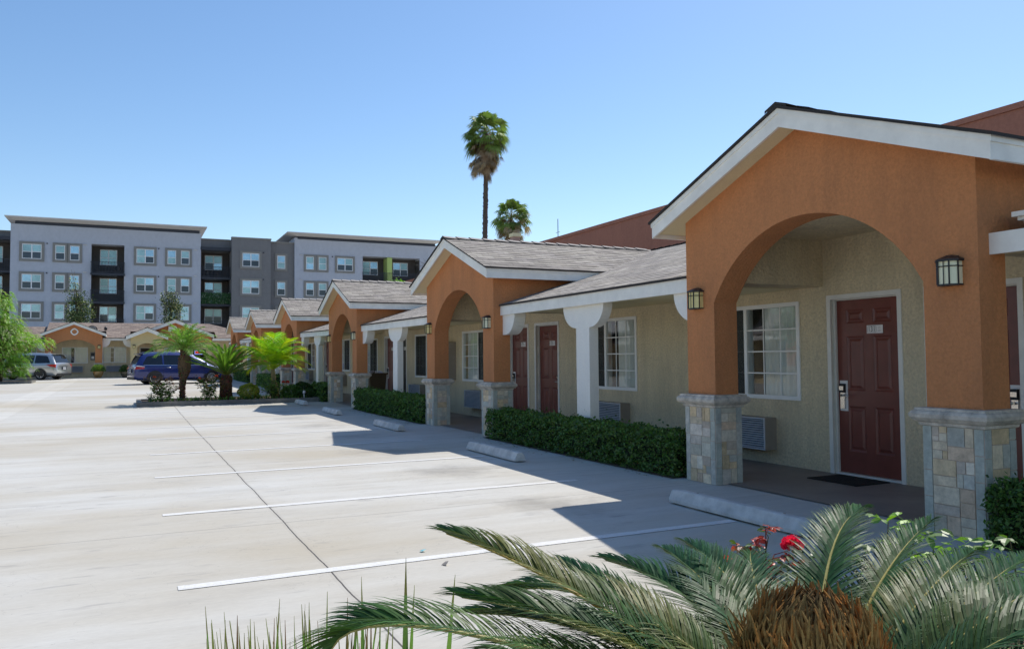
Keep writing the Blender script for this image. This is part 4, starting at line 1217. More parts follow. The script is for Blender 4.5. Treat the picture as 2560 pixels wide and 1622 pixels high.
def balcony(x0, x1, Y, z, green=False, out=0.35, clutter=0):
    s = MB(); s.box(x0 - 0.1, x1 + 0.1, Y - out, Y + 1.6, z, z + 0.22)
    so = s.build('balcony', M['steel'], AP)
    r_ = MB(); h = 1.18
    for zz in (z + h + 0.22, z + 0.34): r_.box(x0 - 0.08, x1 + 0.08, Y - out, Y - out + 0.05, zz - 0.05, zz)
    n = int((x1 - x0) / 0.13)
    for i in range(n + 1):
        x = x0 - 0.05 + (x1 - x0 + 0.1) * i / n
        r_.box(x - 0.017, x + 0.017, Y - out + 0.01, Y - out + 0.04, z + 0.34, z + h + 0.17)
    for x in (x0 - 0.08, x1 + 0.03): r_.box(x, x + 0.05, Y - out + 0.051, Y, z + h + 0.15, z + h + 0.2)
    r_.build('railing', M['steel'], so)
    if green:
        gm = []; gc = []
        g_ = np.random.default_rng(3)
        n = 5200
        c = np.stack([g_.uniform(x0 - 0.1, x1 + 0.1, n), Y - out - g_.uniform(0.02, 0.14, n), g_.uniform(z + 0.25, z + h + 0.28, n)], 1)
        v = leaves(c, g_.uniform(0.08, 0.15, n), g_, 0.6)
        cols = np.array([[0.05, 0.14, 0.05]]) * g_.uniform(0.5, 1.5, (n, 1)); cols[g_.random(n) < 0.09] = (0.5, 0.55, 0.5)
        np_mesh('hedge_screen', v, 4, M['leafdull'], cols, so)
    if clutter:
        k = MB(); cr_ = random.Random(clutter)
        for i in range(5):
            x = cr_.uniform(x0 + 0.3, x1 - 0.4)
            k.lathe([(0.28, 0), (0.3, 0.03), (0.3, 0.06), (0.26, 0.02)], (x, Y + 0.3, z + 0.8), 10, 0, 'y')
            k.box(x, x + 0.3, Y + 0.4, Y + 0.7, z + 0.22, z + cr_.uniform(0.6, 1.1), 1)
        k.build('balcony_clutter', [M['steel'], M['aptb']], so)
def leaves(c, size, g_, aspect=0.5, dirs=None, bias=None):
    n = len(c)
    d = g_.normal(size=(n, 3)) if dirs is None else dirs + g_.normal(size=(n, 3)) * 0.35
    if bias is not None: d = d + np.array(bias)
    d /= np.linalg.norm(d, axis=1, keepdims=True)
    w = np.cross(d, g_.normal(size=(n, 3))); w /= np.linalg.norm(w, axis=1, keepdims=True) + 1e-9
    s = np.asarray(size).reshape(-1, 1) * np.ones((n, 1))
    v = np.stack([c - d * s * 0.5, c + w * s * aspect * 0.5 + d * s * 0.05, c + d * s * 0.5, c - w * s * aspect * 0.5 + d * s * 0.05], 1)
    return v.reshape(-1, 3)
for z in (10.45, 7.5, 4.5):
    balcony(-3.7, -0.68, 93.0, z, clutter=4 if z > 10 else 0)
    balcony(6.9, 10.0, 93.9, z, green=(7 < z < 8), out=0.6, clutter=9 if z > 10 else 0)
    balcony(24.85, 31.85, 93.0, z, out=0.05)
    balcony(-14.5, -10.9, 93.9, z, out=0.6)
for q_ in ((6.8, 10.1, 93.0, 93.95, 13.6, 13.95), (-14.6, -10.88, 93.0, 93.95, 13.7, 14.05)):
    cn = MB(); cn.box(*q_); cn.build('canopy', M['steel'], AP)
for z0, z1 in ((10.7, 13.7), (Z0, 10.4)):
    pt = MB(); pt.box(27.8, 28.4, 92.98, 94.6, z0, z1); pt.build('partition', M['lime'], AP)
for x in (-7.7, 2.65, 13.35, 21.2):
    for z in (13.5, 10.5): vt_ = MB(); vt_.lathe([(0.0, -0.08), (0.07, -0.08), (0.07, 0.0)], (x, 93.0 if x < 10 or x > 16 else 92.4, z), 8, 0, 'y'); vt_.build('wall_vent', [M['steel'], M['slab']], AP)
for x in (-4.3, 6.3, 17.6):
    for z in (13.6, 10.75, 7.8): vt_ = MB(); vt_.box(x - 0.16, x + 0.16, 92.9, 93.0, z - 0.06, z, 1); vt_.build('wall_vent', [M['steel'], M['slab']], AP)

# ------------------------------------------------------------------ brown building behind the row
bb = thing('commercial_building', (30, 30, 0), 'tall windowless reddish brown stucco building rising behind the motel row', 'commercial building')
b = MB(); b.box(18.0, 46, 4.0, 57.0, 0, 7.0, 0); b.build('wall', M['brown'], bb)
b = MB(); b.box(17.95, 46.05, 3.95, 57.05, 7.0, 7.14, 0); b.build('parapet', M['brown'], bb)
an = MB(); an.tube([(20, 36.28, 7.1), (20, 36.28, 8.7)], 0.02, 5); an.tube([(20, 36.1, 8.0), (20, 36.5, 8.0)], 0.012, 4)
solo(an, 'antenna', M['steel'], 'thin whip antenna on the roof of the brown building', 'antenna')

# ------------------------------------------------------------------ opposite row (outside the picture, mirrored in windows and paint)
op = thing('motel_building', (-16, 30, 0), 'plain motel row along the opposite side of the lot, seen only in reflections', 'motel building')
b = MB(); b.box(-22, -14.2, 1, 58, 0, 2.6)
b.build('wall', M['tan'], op)
b = MB(); b.prism([(-13.0, 2.5), (-12.9, 2.6), (-17.5, 4.0), (-22.4, 2.6), (-22.4, 2.5)], 1, 58.5, axis='y'); b.build('main_roof', M['ridge'], op)
b = MB(); b.box(-12.98, -12.9, 1, 58.5, 2.3, 2.49); b.build('eave_beam', M['fascia'], op)
for k in range(5):
    c = 7 + 10 * k
    b = MB(); b.prism([(c - 1.9, 1.0), (c - 1.35, 1.0), (c - 1.35, 2.2), (c - 0.8, 2.75), (c, 2.95), (c + 0.8, 2.75), (c + 1.35, 2.2), (c + 1.35, 1.0), (c + 1.9, 1.0), (c + 1.9, 3.1), (c, 3.85), (c - 1.9, 3.1)], -12.6, -12.25)
    b.build('porch_wall', M['orange'], op)
    b = MB(); b.box(-12.65, -12.2, c - 1.93, c - 1.33, 0, 1.0); b.box(-12.65, -12.2, c + 1.33, c + 1.93, 0, 1.0); b.build('stone_base', M['cap'], op)
    b = MB(); b.prism([(c - 2.2, 3.05), (c, 3.9), (c + 2.2, 3.05), (c + 2.2, 3.2), (c, 4.05), (c - 2.2, 3.2)], -15.5, -11.95); b.build('gable_roof', M['fascia'], op)
    b = MB(); b.box(-14.19, -14.15, c + 2.6, c + 4.4, 0.9, 2.2); b.build('window', M['p2'], op)
# ------------------------------------------------------------------ minivans
CARST = [  # x, z bottom, z belt, z top, half width belt, half width top
    (0.00, 0.34, 0.60, 0.66, 0.84, 0.80), (0.03, 0.30, 0.84, 0.92, 0.90, 0.86), (0.10, 0.28, 0.98, 1.08, 0.93, 0.84), (0.22, 0.27, 1.05, 1.33, 0.95, 0.76),
    (0.38, 0.27, 1.07, 1.62, 0.965, 0.69), (0.60, 0.27, 1.07, 1.70, 0.98, 0.70), (1.1, 0.27, 1.06, 1.745, 0.99, 0.71), (1.8, 0.27, 1.05, 1.765, 0.995, 0.72),
    (2.5, 0.27, 1.04, 1.75, 0.995, 0.72), (3.05, 0.27, 1.03, 1.69, 0.99, 0.71), (3.45, 0.27, 1.02, 1.49, 0.985, 0.72), (3.8, 0.27, 1.01, 1.27, 0.98, 0.74),
    (4.12, 0.27, 0.97, 1.08, 0.97, 0.78), (4.5, 0.27, 0.88, 0.98, 0.95, 0.76), (4.8, 0.28, 0.76, 0.87, 0.90, 0.70), (5.0, 0.30, 0.62, 0.70, 0.82, 0.62), (5.09, 0.34, 0.52, 0.56, 0.70, 0.52)]
def car_at(x):
    for a, b in zip(CARST, CARST[1:]):
        if a[0] <= x <= b[0]:
            t = (x - a[0]) / (b[0] - a[0]); return [p + (q - p) * t for p, q in zip(a, b)]
    return list(CARST[-1])
def car_ring(x):
    _, zb, zl, zt, wl, wt = car_at(x)
    sh = zt - min(0.09, (zt - zl) * 0.5)
    return [(0, zb), (wl * 0.86, zb), (wl * 0.95, zb + 0.1), (wl * 1.0, zb + (zl - zb) * 0.45), (wl * 0.995, zb + (zl - zb) * 0.8), (wl * 0.965, zl), (wt + (wl * 0.965 - wt) * 0.08, sh), (wt * 0.8, zt), (0, zt + 0.02)]
def paint(name, col, flake=0.3):
    m, nt, b = new_mat(name)
    b.inputs['Base Color'].default_value = (*col, 1); b.inputs['Metallic'].default_value = flake
    b.inputs['Roughness'].default_value = 0.3; b.inputs['Coat Weight'].default_value = 1.0; b.inputs['Coat Roughness'].default_value = 0.02
    return m
M['tyre'] = plain('tyre_rubber', (0.018, 0.018, 0.018), 0.85)
M['alloy'] = plain('alloy', (0.55, 0.56, 0.58), 0.3, metal=0.9)
M['tail'] = plain('red_lens', (0.45, 0.006, 0.01), 0.12, coat=1.0)
M['trimblk'] = plain('black_plastic', (0.02, 0.02, 0.022), 0.5)
def minivan(loc, rz, col, metal, label, spokes, chrome_tail=False, drop=False):
    """front along +x, centre of rear bumper at the origin; z up"""
    t = thing('minivan', (0, 0, 0), label, 'minivan', 'parked minivans')
    body = paint(label.split()[0] + '_car_paint', col, metal)
    b = MB()
    xs = sorted(set([c[0] for c in CARST] + [0.3, 0.5, 0.8, 1.4, 2.1, 2.8, 3.25, 3.6, 3.95, 4.3, 4.65]))
    rings = [car_ring(x) for x in xs]; k = len(rings[0])
    V = []
    for x, r_ in zip(xs, rings):
        V += [(x, y, z) for y, z in r_] + [(x, -y, z) for y, z in r_]
    F = []
    for i in range(len(xs) - 1):
        for s in (0, 1):
            for j in range(k - 1):
                a = i * 2 * k + s * k + j; F.append((a, a + 1, a + 1 + 2 * k, a + 2 * k))
    for i in (0, len(xs) - 1):
        for j in range(k - 1):
            F.append((i * 2 * k + j, i * 2 * k + j + 1, i * 2 * k + k + j + 1, i * 2 * k + k + j))
    b.add(V, F, 0, None, True)
    bo = b.build('body', body, t)
    bm = bmesh.new(); bm.from_mesh(bo.data); bmesh.ops.remove_doubles(bm, verts=bm.verts, dist=0.0005); bmesh.ops.recalc_face_normals(bm, faces=bm.faces); bm.to_mesh(bo.data); bm.free()
    def side_patch(x0, x1, f0, f1, s, off=0.006, n=8, cut0=0, cut1=0):
        P = []
        for i in range(n + 1):
            x = x0 + (x1 - x0) * i / n
            r_ = car_ring(x); A, B = r_[5], r_[6]
            lo, hi = f0, f1
            if cut1: hi = min(f1, f0 + (f1 - f0) * max(0.04, (x1 - x) / cut1))
            if cut0: hi = min(hi, f0 + (f1 - f0) * max(0.15, (x - x0) / cut0 + 0.15))
            for f in (lo, hi):
                P.append((x, s * (A[0] + (B[0] - A[0]) * f + off), A[1] + (B[1] - A[1]) * f))
        return P, [(2 * i, 2 * i + 2, 2 * i + 3, 2 * i + 1) for i in range(n)]
    for s in (-1, 1):
        for x0, x1, c0, c1 in ((0.42, 1.42, 0.28, 0), (1.5, 2.5, 0, 0), (2.6, 3.82, 0, 0.9)):
            w = MB(); P, F = side_patch(x0, x1, 0.06, 0.9, s, 0.007, 10, c0, c1); w.add(P, F, 0, None, True)
            w.build('side_window', M['cardark'], t, recalc=False)
    def top_patch(x0, x1, inset, n=6, off=0.008):
        P = []
        for i in range(n + 1):
            x = x0 + (x1 - x0) * i / n; r_ = car_ring(x)
            y, z = r_[7]; yy = y + (r_[6][0] - y) * 0.4 - inset
            d = Vector((-0.5 if x < 2 else 0.5, 0, 0.5)).normalized() * off
            P += [(x + d.x, -yy, z + d.z - 0.004), (x + d.x, 0, r_[8][1] + d.z), (x + d.x, yy, z + d.z - 0.004)]
        return P, [f for i in range(n) for f in ((3 * i, 3 * i + 1, 3 * i + 4, 3 * i + 3), (3 * i + 1, 3 * i + 2, 3 * i + 5, 3 * i + 4))]
    w = MB(); P, F = top_patch(0.115, 0.37, 0.0); w.add(P, F, 0, None, True); w.build('rear_window', M['cardark'], t, recalc=False)
    w = MB(); P, F = top_patch(3.12, 4.02, 0.0); w.add(P, F, 0, None, True); w.build('windscreen', M['cardark'], t, recalc=False)
    wh0 = None
    for x in (1.02, 4.05):
        for s in (-1, 1):
            if wh0 is None:
                wh = thing('wheel', (0, 0, 0), None, None); wh.parent = t
                q = MB(); q.lathe([(0.23, -0.11), (0.33, -0.115), (0.352, -0.09), (0.356, 0), (0.352, 0.09), (0.33, 0.115), (0.23, 0.11), (0.23, -0.11)], (0, 0, 0), 28, 0, 'y')
                q.build('tyre', M['tyre'], wh)
                q = MB(); q.lathe([(0.0, -0.02), (0.225, -0.02)], (0, 0, 0), 28, 1, 'y')
                q.lathe([(0.205, -0.1), (0.235, -0.112), (0.235, -0.02), (0.205, -0.02)], (0, 0, 0), 28, 0, 'y')
                q.lathe([(0.0, -0.1), (0.05, -0.1), (0.06, -0.03)], (0, 0, 0), 14, 0, 'y')
                for j in range(spokes):
                    a = 2 * math.pi * j / spokes
                    for dw, r0, r1 in ((0.034 if spokes < 8 else 0.02, 0.045, 0.22),):
                        c_, s_ = math.cos(a), math.sin(a)
                        V = []
                        for r_, ww in ((r0, dw * 0.8), (r1, dw * 1.25)):
                            for o_ in (-ww, ww):
                                for yy in (-0.098, -0.06): V.append((r_ * c_ - o_ * s_, yy, r_ * s_ + o_ * c_))
                        q.add(V, ((0, 2, 6, 4), (0, 4, 5, 1), (2, 3, 7, 6), (1, 5, 7, 3)), 0)
                q.build('rim', [M['alloy'], M['trimblk']], wh)
                wh.location = (x, -0.87, 0.356); wh0 = wh
                if s > 0: pass
            else:
                c = wh0.copy(); COL.objects.link(c); c.parent = t
                for ch_ in wh0.children:
                    d = ch_.copy(); COL.objects.link(d); d.parent = c
                c.location = (x, s * 0.87, 0.356); c.rotation_euler = (0, 0, math.pi if s > 0 else 0)
    for x in (1.02, 4.05):
        for s in (-1, 1):
            ar_ = MB(); n = 20; wd = car_at(x)[4]
            P = [(x, s * (wd + 0.004), 0.36)] + [(x + 0.41 * math.cos(math.pi * i / n), s * (wd + 0.004 - 0.00), 0.36 + 0.41 * math.sin(math.pi * i / n)) for i in range(n + 1)] 
            P += [(x - 0.41, s * (wd - 0.02), 0.25), (x + 0.41, s * (wd - 0.02), 0.25)]
            ar_.poly(P[1:], 0); ar_.build('wheel_arch', M['trimblk'], t, recalc=False)
    for s in (-1, 1):
        w = MB()
        if drop:   # long wedge lens that wraps the corner
            V = [(-0.012, s * 0.50, 0.93), (-0.012, s * 0.50, 0.86), (0.02, s * 0.91, 0.80), (0.02, s * 0.91, 1.0), (0.16, s * 0.975, 0.86), (0.16, s * 0.975, 1.0), (0.62, s * 1.0, 1.0), (0.62, s * 1.0, 0.98)]
            V = [(x, y, z) for x, y, z in V]
            w.add([(0.06, s * 0.52, 0.97), (0.035, s * 0.52, 0.87), (0.02, s * 0.93, 0.80), (0.075, s * 0.94, 1.02)], ((0, 1, 2, 3),))
            w.add([(0.02, s * 0.932, 0.80), (0.075, s * 0.942, 1.02), (0.62, s * 0.995, 1.0), (0.35, s * 0.985, 0.86)], ((0, 1, 2, 3),))
        else:
            w.add([(0.06, s * 0.62, 1.0), (0.01, s * 0.62, 0.86), (0.005, s * 0.935, 0.84), (0.07, s * 0.945, 1.0)], ((0, 1, 2, 3),))
            w.add([(0.005, s * 0.936, 0.84), (0.07, s * 0.946, 1.0), (0.5, s * 0.985, 0.97), (0.46, s * 0.99, 0.86)], ((0, 1, 2, 3),))
            w.add([(0.062, s * 0.948, 1.003), (0.1, s * 0.95, 1.06), (0.52, s * 0.985, 1.0), (0.5, s * 0.987, 0.973)], ((0, 1, 2, 3),), 1)
        w.build('tail_light', [M['tail'], M['vinyl']], t, recalc=False)
        w = MB(); w.add([(4.62, s * 0.925, 0.80), (4.62, s * 0.93, 0.70), (5.0, s * 0.80, 0.6), (4.95, s * 0.78, 0.72)], ((0, 1, 2, 3),)); w.build('headlight', M['vinyl'], t, recalc=False)
        w = MB(); w.box(3.5, 3.72, min(s * 1.0, s * 1.14), max(s * 1.0, s * 1.14), 1.06, 1.2); w.box(3.6, 3.68, min(s * 0.93, s * 1.0), max(s * 0.93, s * 1.0), 1.07, 1.1); w.build('wing_mirror', body, t)
        w = MB(); w.tube([(0.6, s * 0.6, 1.72), (0.7, s * 0.6, 1.775), (2.3, s * 0.6, 1.81), (2.5, s * 0.6, 1.77)], 0.016, 6)
        if chrome_tail: w.build('roof_rail', M['alloy'], t)
        for x0 in (1.62, 2.68):
            w = MB(); w.tube([(x0, s * 1.0, 0.93), (x0 + 0.02, s * 1.035, 0.93), (x0 + 0.2, s * 1.035, 0.93), (x0 + 0.22, s * 1.0, 0.93)], 0.014, 6); w.build('door_handle', M['alloy'], t)
        w = MB()
        for x0 in (1.46, 2.55, 3.62):
            P = []
            for z in (0.36, 0.55, 0.75, 0.95):
                wd = car_at(x0)[4]; P.append((z, wd * 1.0 + 0.003))
            for (za, wa), (zb_, wb_) in zip(P, P[1:]): w.quad((x0, s * wa, za), (x0 + 0.014, s * wa, za), (x0 + 0.014, s * wb_, zb_), (x0, s * wb_, zb_))
        w.quad((0.5, s * 0.997, 0.965), (1.7, s * 1.002, 0.965), (1.7, s * 1.002, 0.977), (0.5, s * 0.997, 0.977))
        w.build('door_seam', M['trimblk'], t, recalc=False)
        w = MB()
        P, F = side_patch(0.45, 3.7, 0.0, 0.035, s, 0.009, 14); w.add(P, F)
        w.build('window_trim', M['alloy'], t, recalc=False)
    w = MB(); w.box(-0.03, 0.02, -0.26, 0.26, 0.66, 0.83, 1); w.box(-0.036, -0.03, -0.155, 0.155, 0.67, 0.82, 0)
    for k in range(6): w.box(-0.038, -0.036, -0.12 + 0.042 * k, -0.095 + 0.042 * k, 0.715, 0.775, 1)
    w.build('number_plate', [M['vinyl'], M['steel']], t)
    w = MB(); w.box(-0.012, 0.02, -0.5, 0.5, 0.9, 0.93); w.build('tailgate_trim', M['alloy'], t)
    w = MB(); w.box(-0.02, 0.4, -0.8, 0.8, 0.28, 0.42, 0); w.box(0.5, 4.6, -0.86, 0.86, 0.2, 0.3, 0); w.box(4.7, 5.02, -0.7, 0.7, 0.26, 0.4); w.build('underside', M['trimblk'], t)
    w = MB(); w.box(0.28, 0.5, -0.6, 0.6, 1.66, 1.69); w.build('rear_spoiler', body, t)
    w = MB(); w.prism([(0.9, 1.765), (1.1, 1.765), (1.06, 1.83), (0.95, 1.815)], -0.02, 0.02, axis='y'); w.build('antenna_fin', body, t)
    t.location = loc; t.rotation_euler = (0, 0, rz)
    return t
# blue van: nearly side-on, nose to the right and slightly away
a = rad(12)
minivan((0.03, 48.6, zg(47)), a, (0.015, 0.03, 0.17), 0.3, 'dark blue minivan parked across the far end of the lot behind the planted island', 10, True)
# silver van: rear corner towards us, nose to the left and away
a = rad(180 - 27)
minivan((-3.95, 60.9, zg(60.8)), a, (0.50, 0.52, 0.53), 0.75, 'silver minivan with red wedge tail lights half hidden behind the feathery tree', 5, False, True)

# ------------------------------------------------------------------ plants
G_ = np.random.default_rng(21)
def vary(base, n, g_, lo=0.6, hi=1.4, accents=()):
    c = np.array([base]) * g_.uniform(lo, hi, (n, 1)) * g_.uniform(0.88, 1.12, (n, 3))
    for col, p in accents: c[g_.random(n) < p] = np.array(col) * g_.uniform(0.8, 1.2)
    return np.clip(c, 0, 1)
def hedge(x0, x1, y0, y1, h, label, n=9000, size=0.042, seed=1, base=(0.085, 0.17, 0.04), gap=0):
    g_ = np.random.default_rng(seed)
    z0 = zg((y0 + y1) / 2)
    t = thing('hedge', ((x0 + x1) / 2, (y0 + y1) / 2, z0), label, 'hedge', 'clipped hedges along the walkway')
    W, L = x1 - x0, y1 - y0
    areas = np.array([L * h, L * h, L * W, W * h, W * h]); f = g_.choice(5, n, p=areas / areas.sum())
    u, v = g_.random(n), g_.random(n)
    depth = g_.exponential(0.035, n)
    bulge = lambda a, b: 0.035 * np.sin(a * 5.1 + seed) * np.sin(b * 7.3) + 0.025 * np.sin(a * 13 + b * 11)
    x = np.empty(n); y = np.empty(n); z = np.empty(n)
    for k in range(5):
        m = f == k; a, b, d = u[m], v[m], depth[m]
        if k < 2:
            Y = y0 + a * L; Z = b * h; o = bulge(Y, Z * 3) - d
            x[m] = (x0 - o) if k == 0 else (x1 + o); y[m] = Y; z[m] = Z
        elif k == 2:
            X = x0 + b * W; Y = y0 + a * L; x[m] = X; y[m] = Y; z[m] = h + bulge(X * 3, Y) - d
        else:
            X = x0 + a * W; Z = b * h; o = bulge(X * 3, Z * 3) - d
            y[m] = (y0 - o) if k == 3 else (y1 + o); x[m] = X; z[m] = Z
    # rounded upper edges
    ed = np.minimum(np.minimum(x - x0, x1 - x), np.minimum(y - y0, y1 - y))
    z = np.where((z > h - 0.12), z - np.clip(0.06 - ed, 0, 0.06) * 0.9, z)
    c = np.stack([x, y, np.maximum(z, 0.01) + z0], 1)
    ns_ = n // 45; q_ = g_.integers(0, n, ns_); c[q_] += g_.normal(size=(ns_, 3)) * np.array([0.03, 0.05, 0.05]) + np.array([0, 0, 0.035]); c[:, 2] = np.maximum(c[:, 2], z0 + 0.01)
    cols = vary(base, n, g_, 0.45, 1.5, (((0.15, 0.24, 0.05), 0.14),))
    np_mesh('foliage', leaves(c, g_.uniform(size * 0.7, size * 1.3, n), g_, 0.6), 4, M['leaf'], cols, t)
    m = MB(); 
    nx, ny = 3, max(3, int(L / 0.25))
    rr = random.Random(seed)
    for i in range(ny):
        yy = y0 + L * (i + 0.5) / ny
        for j in range(2):
            xx = x0 + W * (0.35 + 0.3 * j)
            m.tube([(xx, yy, z0), (xx + rr.uniform(-0.05, 0.05), yy + rr.uniform(-0.08, 0.08), z0 + h * 0.5), (xx + rr.uniform(-0.1, 0.1), yy + rr.uniform(-0.1, 0.1), z0 + h * 0.85)], [0.014, 0.01, 0.005], 5, 0, (0.08, 0.055, 0.035))
    m.box(x0 + 0.09, x1 - 0.09, y0 + 0.09, y1 - 0.09, z0 + 0.1, z0 + h - 0.09, 1, (0.02, 0.035, 0.012))  # inset dark box stands in for the shade inside the hedge
    m.build('branches', [M['bark'], M['hedgeshade']], t)
    return t
M['hedgeshade'] = plain('hedge_core_shade', (0.012, 0.022, 0.008), 0.95, var=0.5, vscale=25, bmp=1.0, bscale=50)
hedge(6.08, 6.52, 8.15, 13.95, 0.55, 'long clipped dark green hedge between the nearest arch and the second arch', 26000, 0.045, 1)
hedge(6.08, 6.52, 17.6, 23.85, 0.62, 'second clipped hedge, between the second and third arches, in front of the waste bin', 17000, 0.06, 2)
hedge(5.95, 6.5, 27.7, 29.6, 0.6, 'short dark hedge against the far pillar of the third arch, by the island end', 5000, 0.07, 3)
hedge(6.06, 6.6, 1.7, 4.12, 0.5, 'dark hedge at the right edge, against the stone foot of the nearest pillar', 14000, 0.045, 4)
hedge(5.95, 6.5, 37.7, 43.5, 0.62, 'far dark round hedge between the fourth and fifth arches', 5000, 0.1, 5)
hedge(5.95, 6.5, 47.7, 53.7, 0.62, 'farthest dark hedge beyond the fifth arch, right of the blue minivan', 4000, 0.11, 6)

# island: kerb, soil
def kerb_ring(x0, x1, y0, y1, z, h, w=0.15):
    k = MB()
    k.box(x0, x1, y0, y0 + w, z - 0.1, z + h); k.box(x0, x1, y1 - w, y1, z - 0.1, z + h)
    k.box(x0, x0 + w, y0 + w, y1 - w, z - 0.1, z + h); k.box(x1 - w, x1, y0 + w, y1 - w, z - 0.1, z + h)
    structure(k, 'kerb', M['kerb'])
    s = MB(); n = 14
    rr = random.Random(4)
    H = [[z + h - 0.06 + rr.random() * 0.05 for _ in range(n + 1)] for _ in range(n + 1)]
    P = [(x0 + w + (x1 - x0 - 2 * w) * i / n, y0 + w + (y1 - y0 - 2 * w) * j / n, H[i][j]) for i in range(n + 1) for j in range(n + 1)]
    s.add(P, [(i * (n + 1) + j, (i + 1) * (n + 1) + j, (i + 1) * (n + 1) + j + 1, i * (n + 1) + j + 1) for i in range(n) for j in range(n)], 0, None, True)
    structure(s, 'soil', M['soil'])
kerb_ring(0.2, 6.0, 28.0, 30.7, 0.05, 0.15)
kerb_ring(0.2, 5.3, 0.5, 2.9, 0.0, 0.15)
kerb_ring(-9.5, -5.15, 54.0, 56.4, 0.28, 0.15)

def bez(P0, P1, P2, t):
    t = np.asarray(t)[:, None]
    return (1 - t) ** 2 * P0 + 2 * t * (1 - t) * P1 + t ** 2 * P2
def frond(name, P0, P1, P2, parent, n=60, L=0.16, W=0.008, t0=0.14, a0=62, a1=24, vee=0.35, droop=0.35, nseg=3, col=(0.05, 0.1, 0.05),
          ribcol=(0.35, 0.33, 0.12), ribr=0.009, g_=G_, mat='frond', yel=0.0, yfall=1.5, prof=None, yelcol=(0.42, 0.30, 0.05), jit=0.05):
    P0, P1, P2 = (np.array(p, float) for p in (P0, P1, P2))
    t = np.linspace(t0, 0.995, n)
    V = []; C = []
    P = bez(P0, P1, P2, t)
    T = 2 * (1 - t)[:, None] * (P1 - P0) + 2 * t[:, None] * (P2 - P1); T /= np.linalg.norm(T, axis=1, keepdims=True)
    S = np.cross(T, np.array([0, 0, 1.0])); S /= np.linalg.norm(S, axis=1, keepdims=True)
    Nn = np.cross(S, T)
    pf = prof(t) if prof else np.clip(np.sin(np.pi * (0.12 + 0.80 * t)) ** 0.7, 0.12, 1)
    a = np.radians(a0 + (a1 - a0) * t)[:, None]
    for sd in (-1, 1):
        j = g_.normal(size=(n, 3)) * jit
        d = np.cos(a) * T + np.sin(a) * sd * S
        d = d * math.cos(vee) + Nn * math.sin(vee) + j; d /= np.linalg.norm(d, axis=1, keepdims=True)
        w = T - (T * d).sum(1, keepdims=True) * d; w /= np.linalg.norm(w, axis=1, keepdims=True)
        # cant each leaflet a little so that faces catch the light differently
        k_ = np.cross(d, w); w = w * 0.92 + k_ * (sd * 0.3 + g_.normal(size=(n, 1)) * 0.12); w /= np.linalg.norm(w, axis=1, keepdims=True)
        ln = (L * pf * g_.uniform(0.9, 1.08, n))[:, None]
        pts = []
        for s in np.linspace(0, 1, nseg + 1):
            c = P + d * ln * s + np.array([0, 0, -1.0]) * ln * droop * s * s + T * ln * 0.12 * s * s
            ww = W * (0.55 + 0.45 * min(1, s * 5)) * (1 - s ** 3 * 0.93)
            pts.append((c - w * ww * 0.5, c + w * ww * 0.5))
        base = np.array(col) * g_.uniform(0.7, 1.35, (n, 1)) * g_.uniform(0.9, 1.1, (n, 3))
        if yel:
            q = np.clip(yel * (np.sin(t * 7 + g_.random() * 6) * 0.5 + 0.55) * g_.uniform(0.6, 1.2, n) * np.clip(1.5 - yfall * t, 0.05, 1), 0, 1)[:, None]
            base = base * (1 - q) + np.array(yelcol) * q
        for s in range(nseg):
            (a_, b_), (c_, d_) = pts[s], pts[s + 1]
            V.append(np.stack([a_, b_, d_, c_], 1).reshape(-1, 3)); C.append(base * (1.0 if s < nseg - 1 else 0.92))
    # midrib
    m = 14; tt = np.linspace(0, 1, m); Q = bez(P0, P1, P2, tt)
    TT = 2 * (1 - tt)[:, None] * (P1 - P0) + 2 * tt[:, None] * (P2 - P1); TT /= np.linalg.norm(TT, axis=1, keepdims=True)
    SS = np.cross(TT, np.array([0, 0, 1.0])); SS /= np.linalg.norm(SS, axis=1, keepdims=True); NN = np.cross(SS, TT)
    rr = ribr * (1 - 0.8 * tt)[:, None]; k = 5
    ring = [Q + (SS * math.cos(2 * math.pi * j / k) + NN * math.sin(2 * math.pi * j / k)) * rr for j in range(k)]
    for j in range(k):
        A, B = ring[j], ring[(j + 1) % k]
        V.append(np.stack([A[:-1], A[1:], B[1:], B[:-1]], 1).reshape(-1, 3)); C.append(np.tile(np.array(ribcol), (m - 1, 1)))
    return np_mesh(name, np.concatenate(V), 4, M[mat], np.concatenate(C), parent)

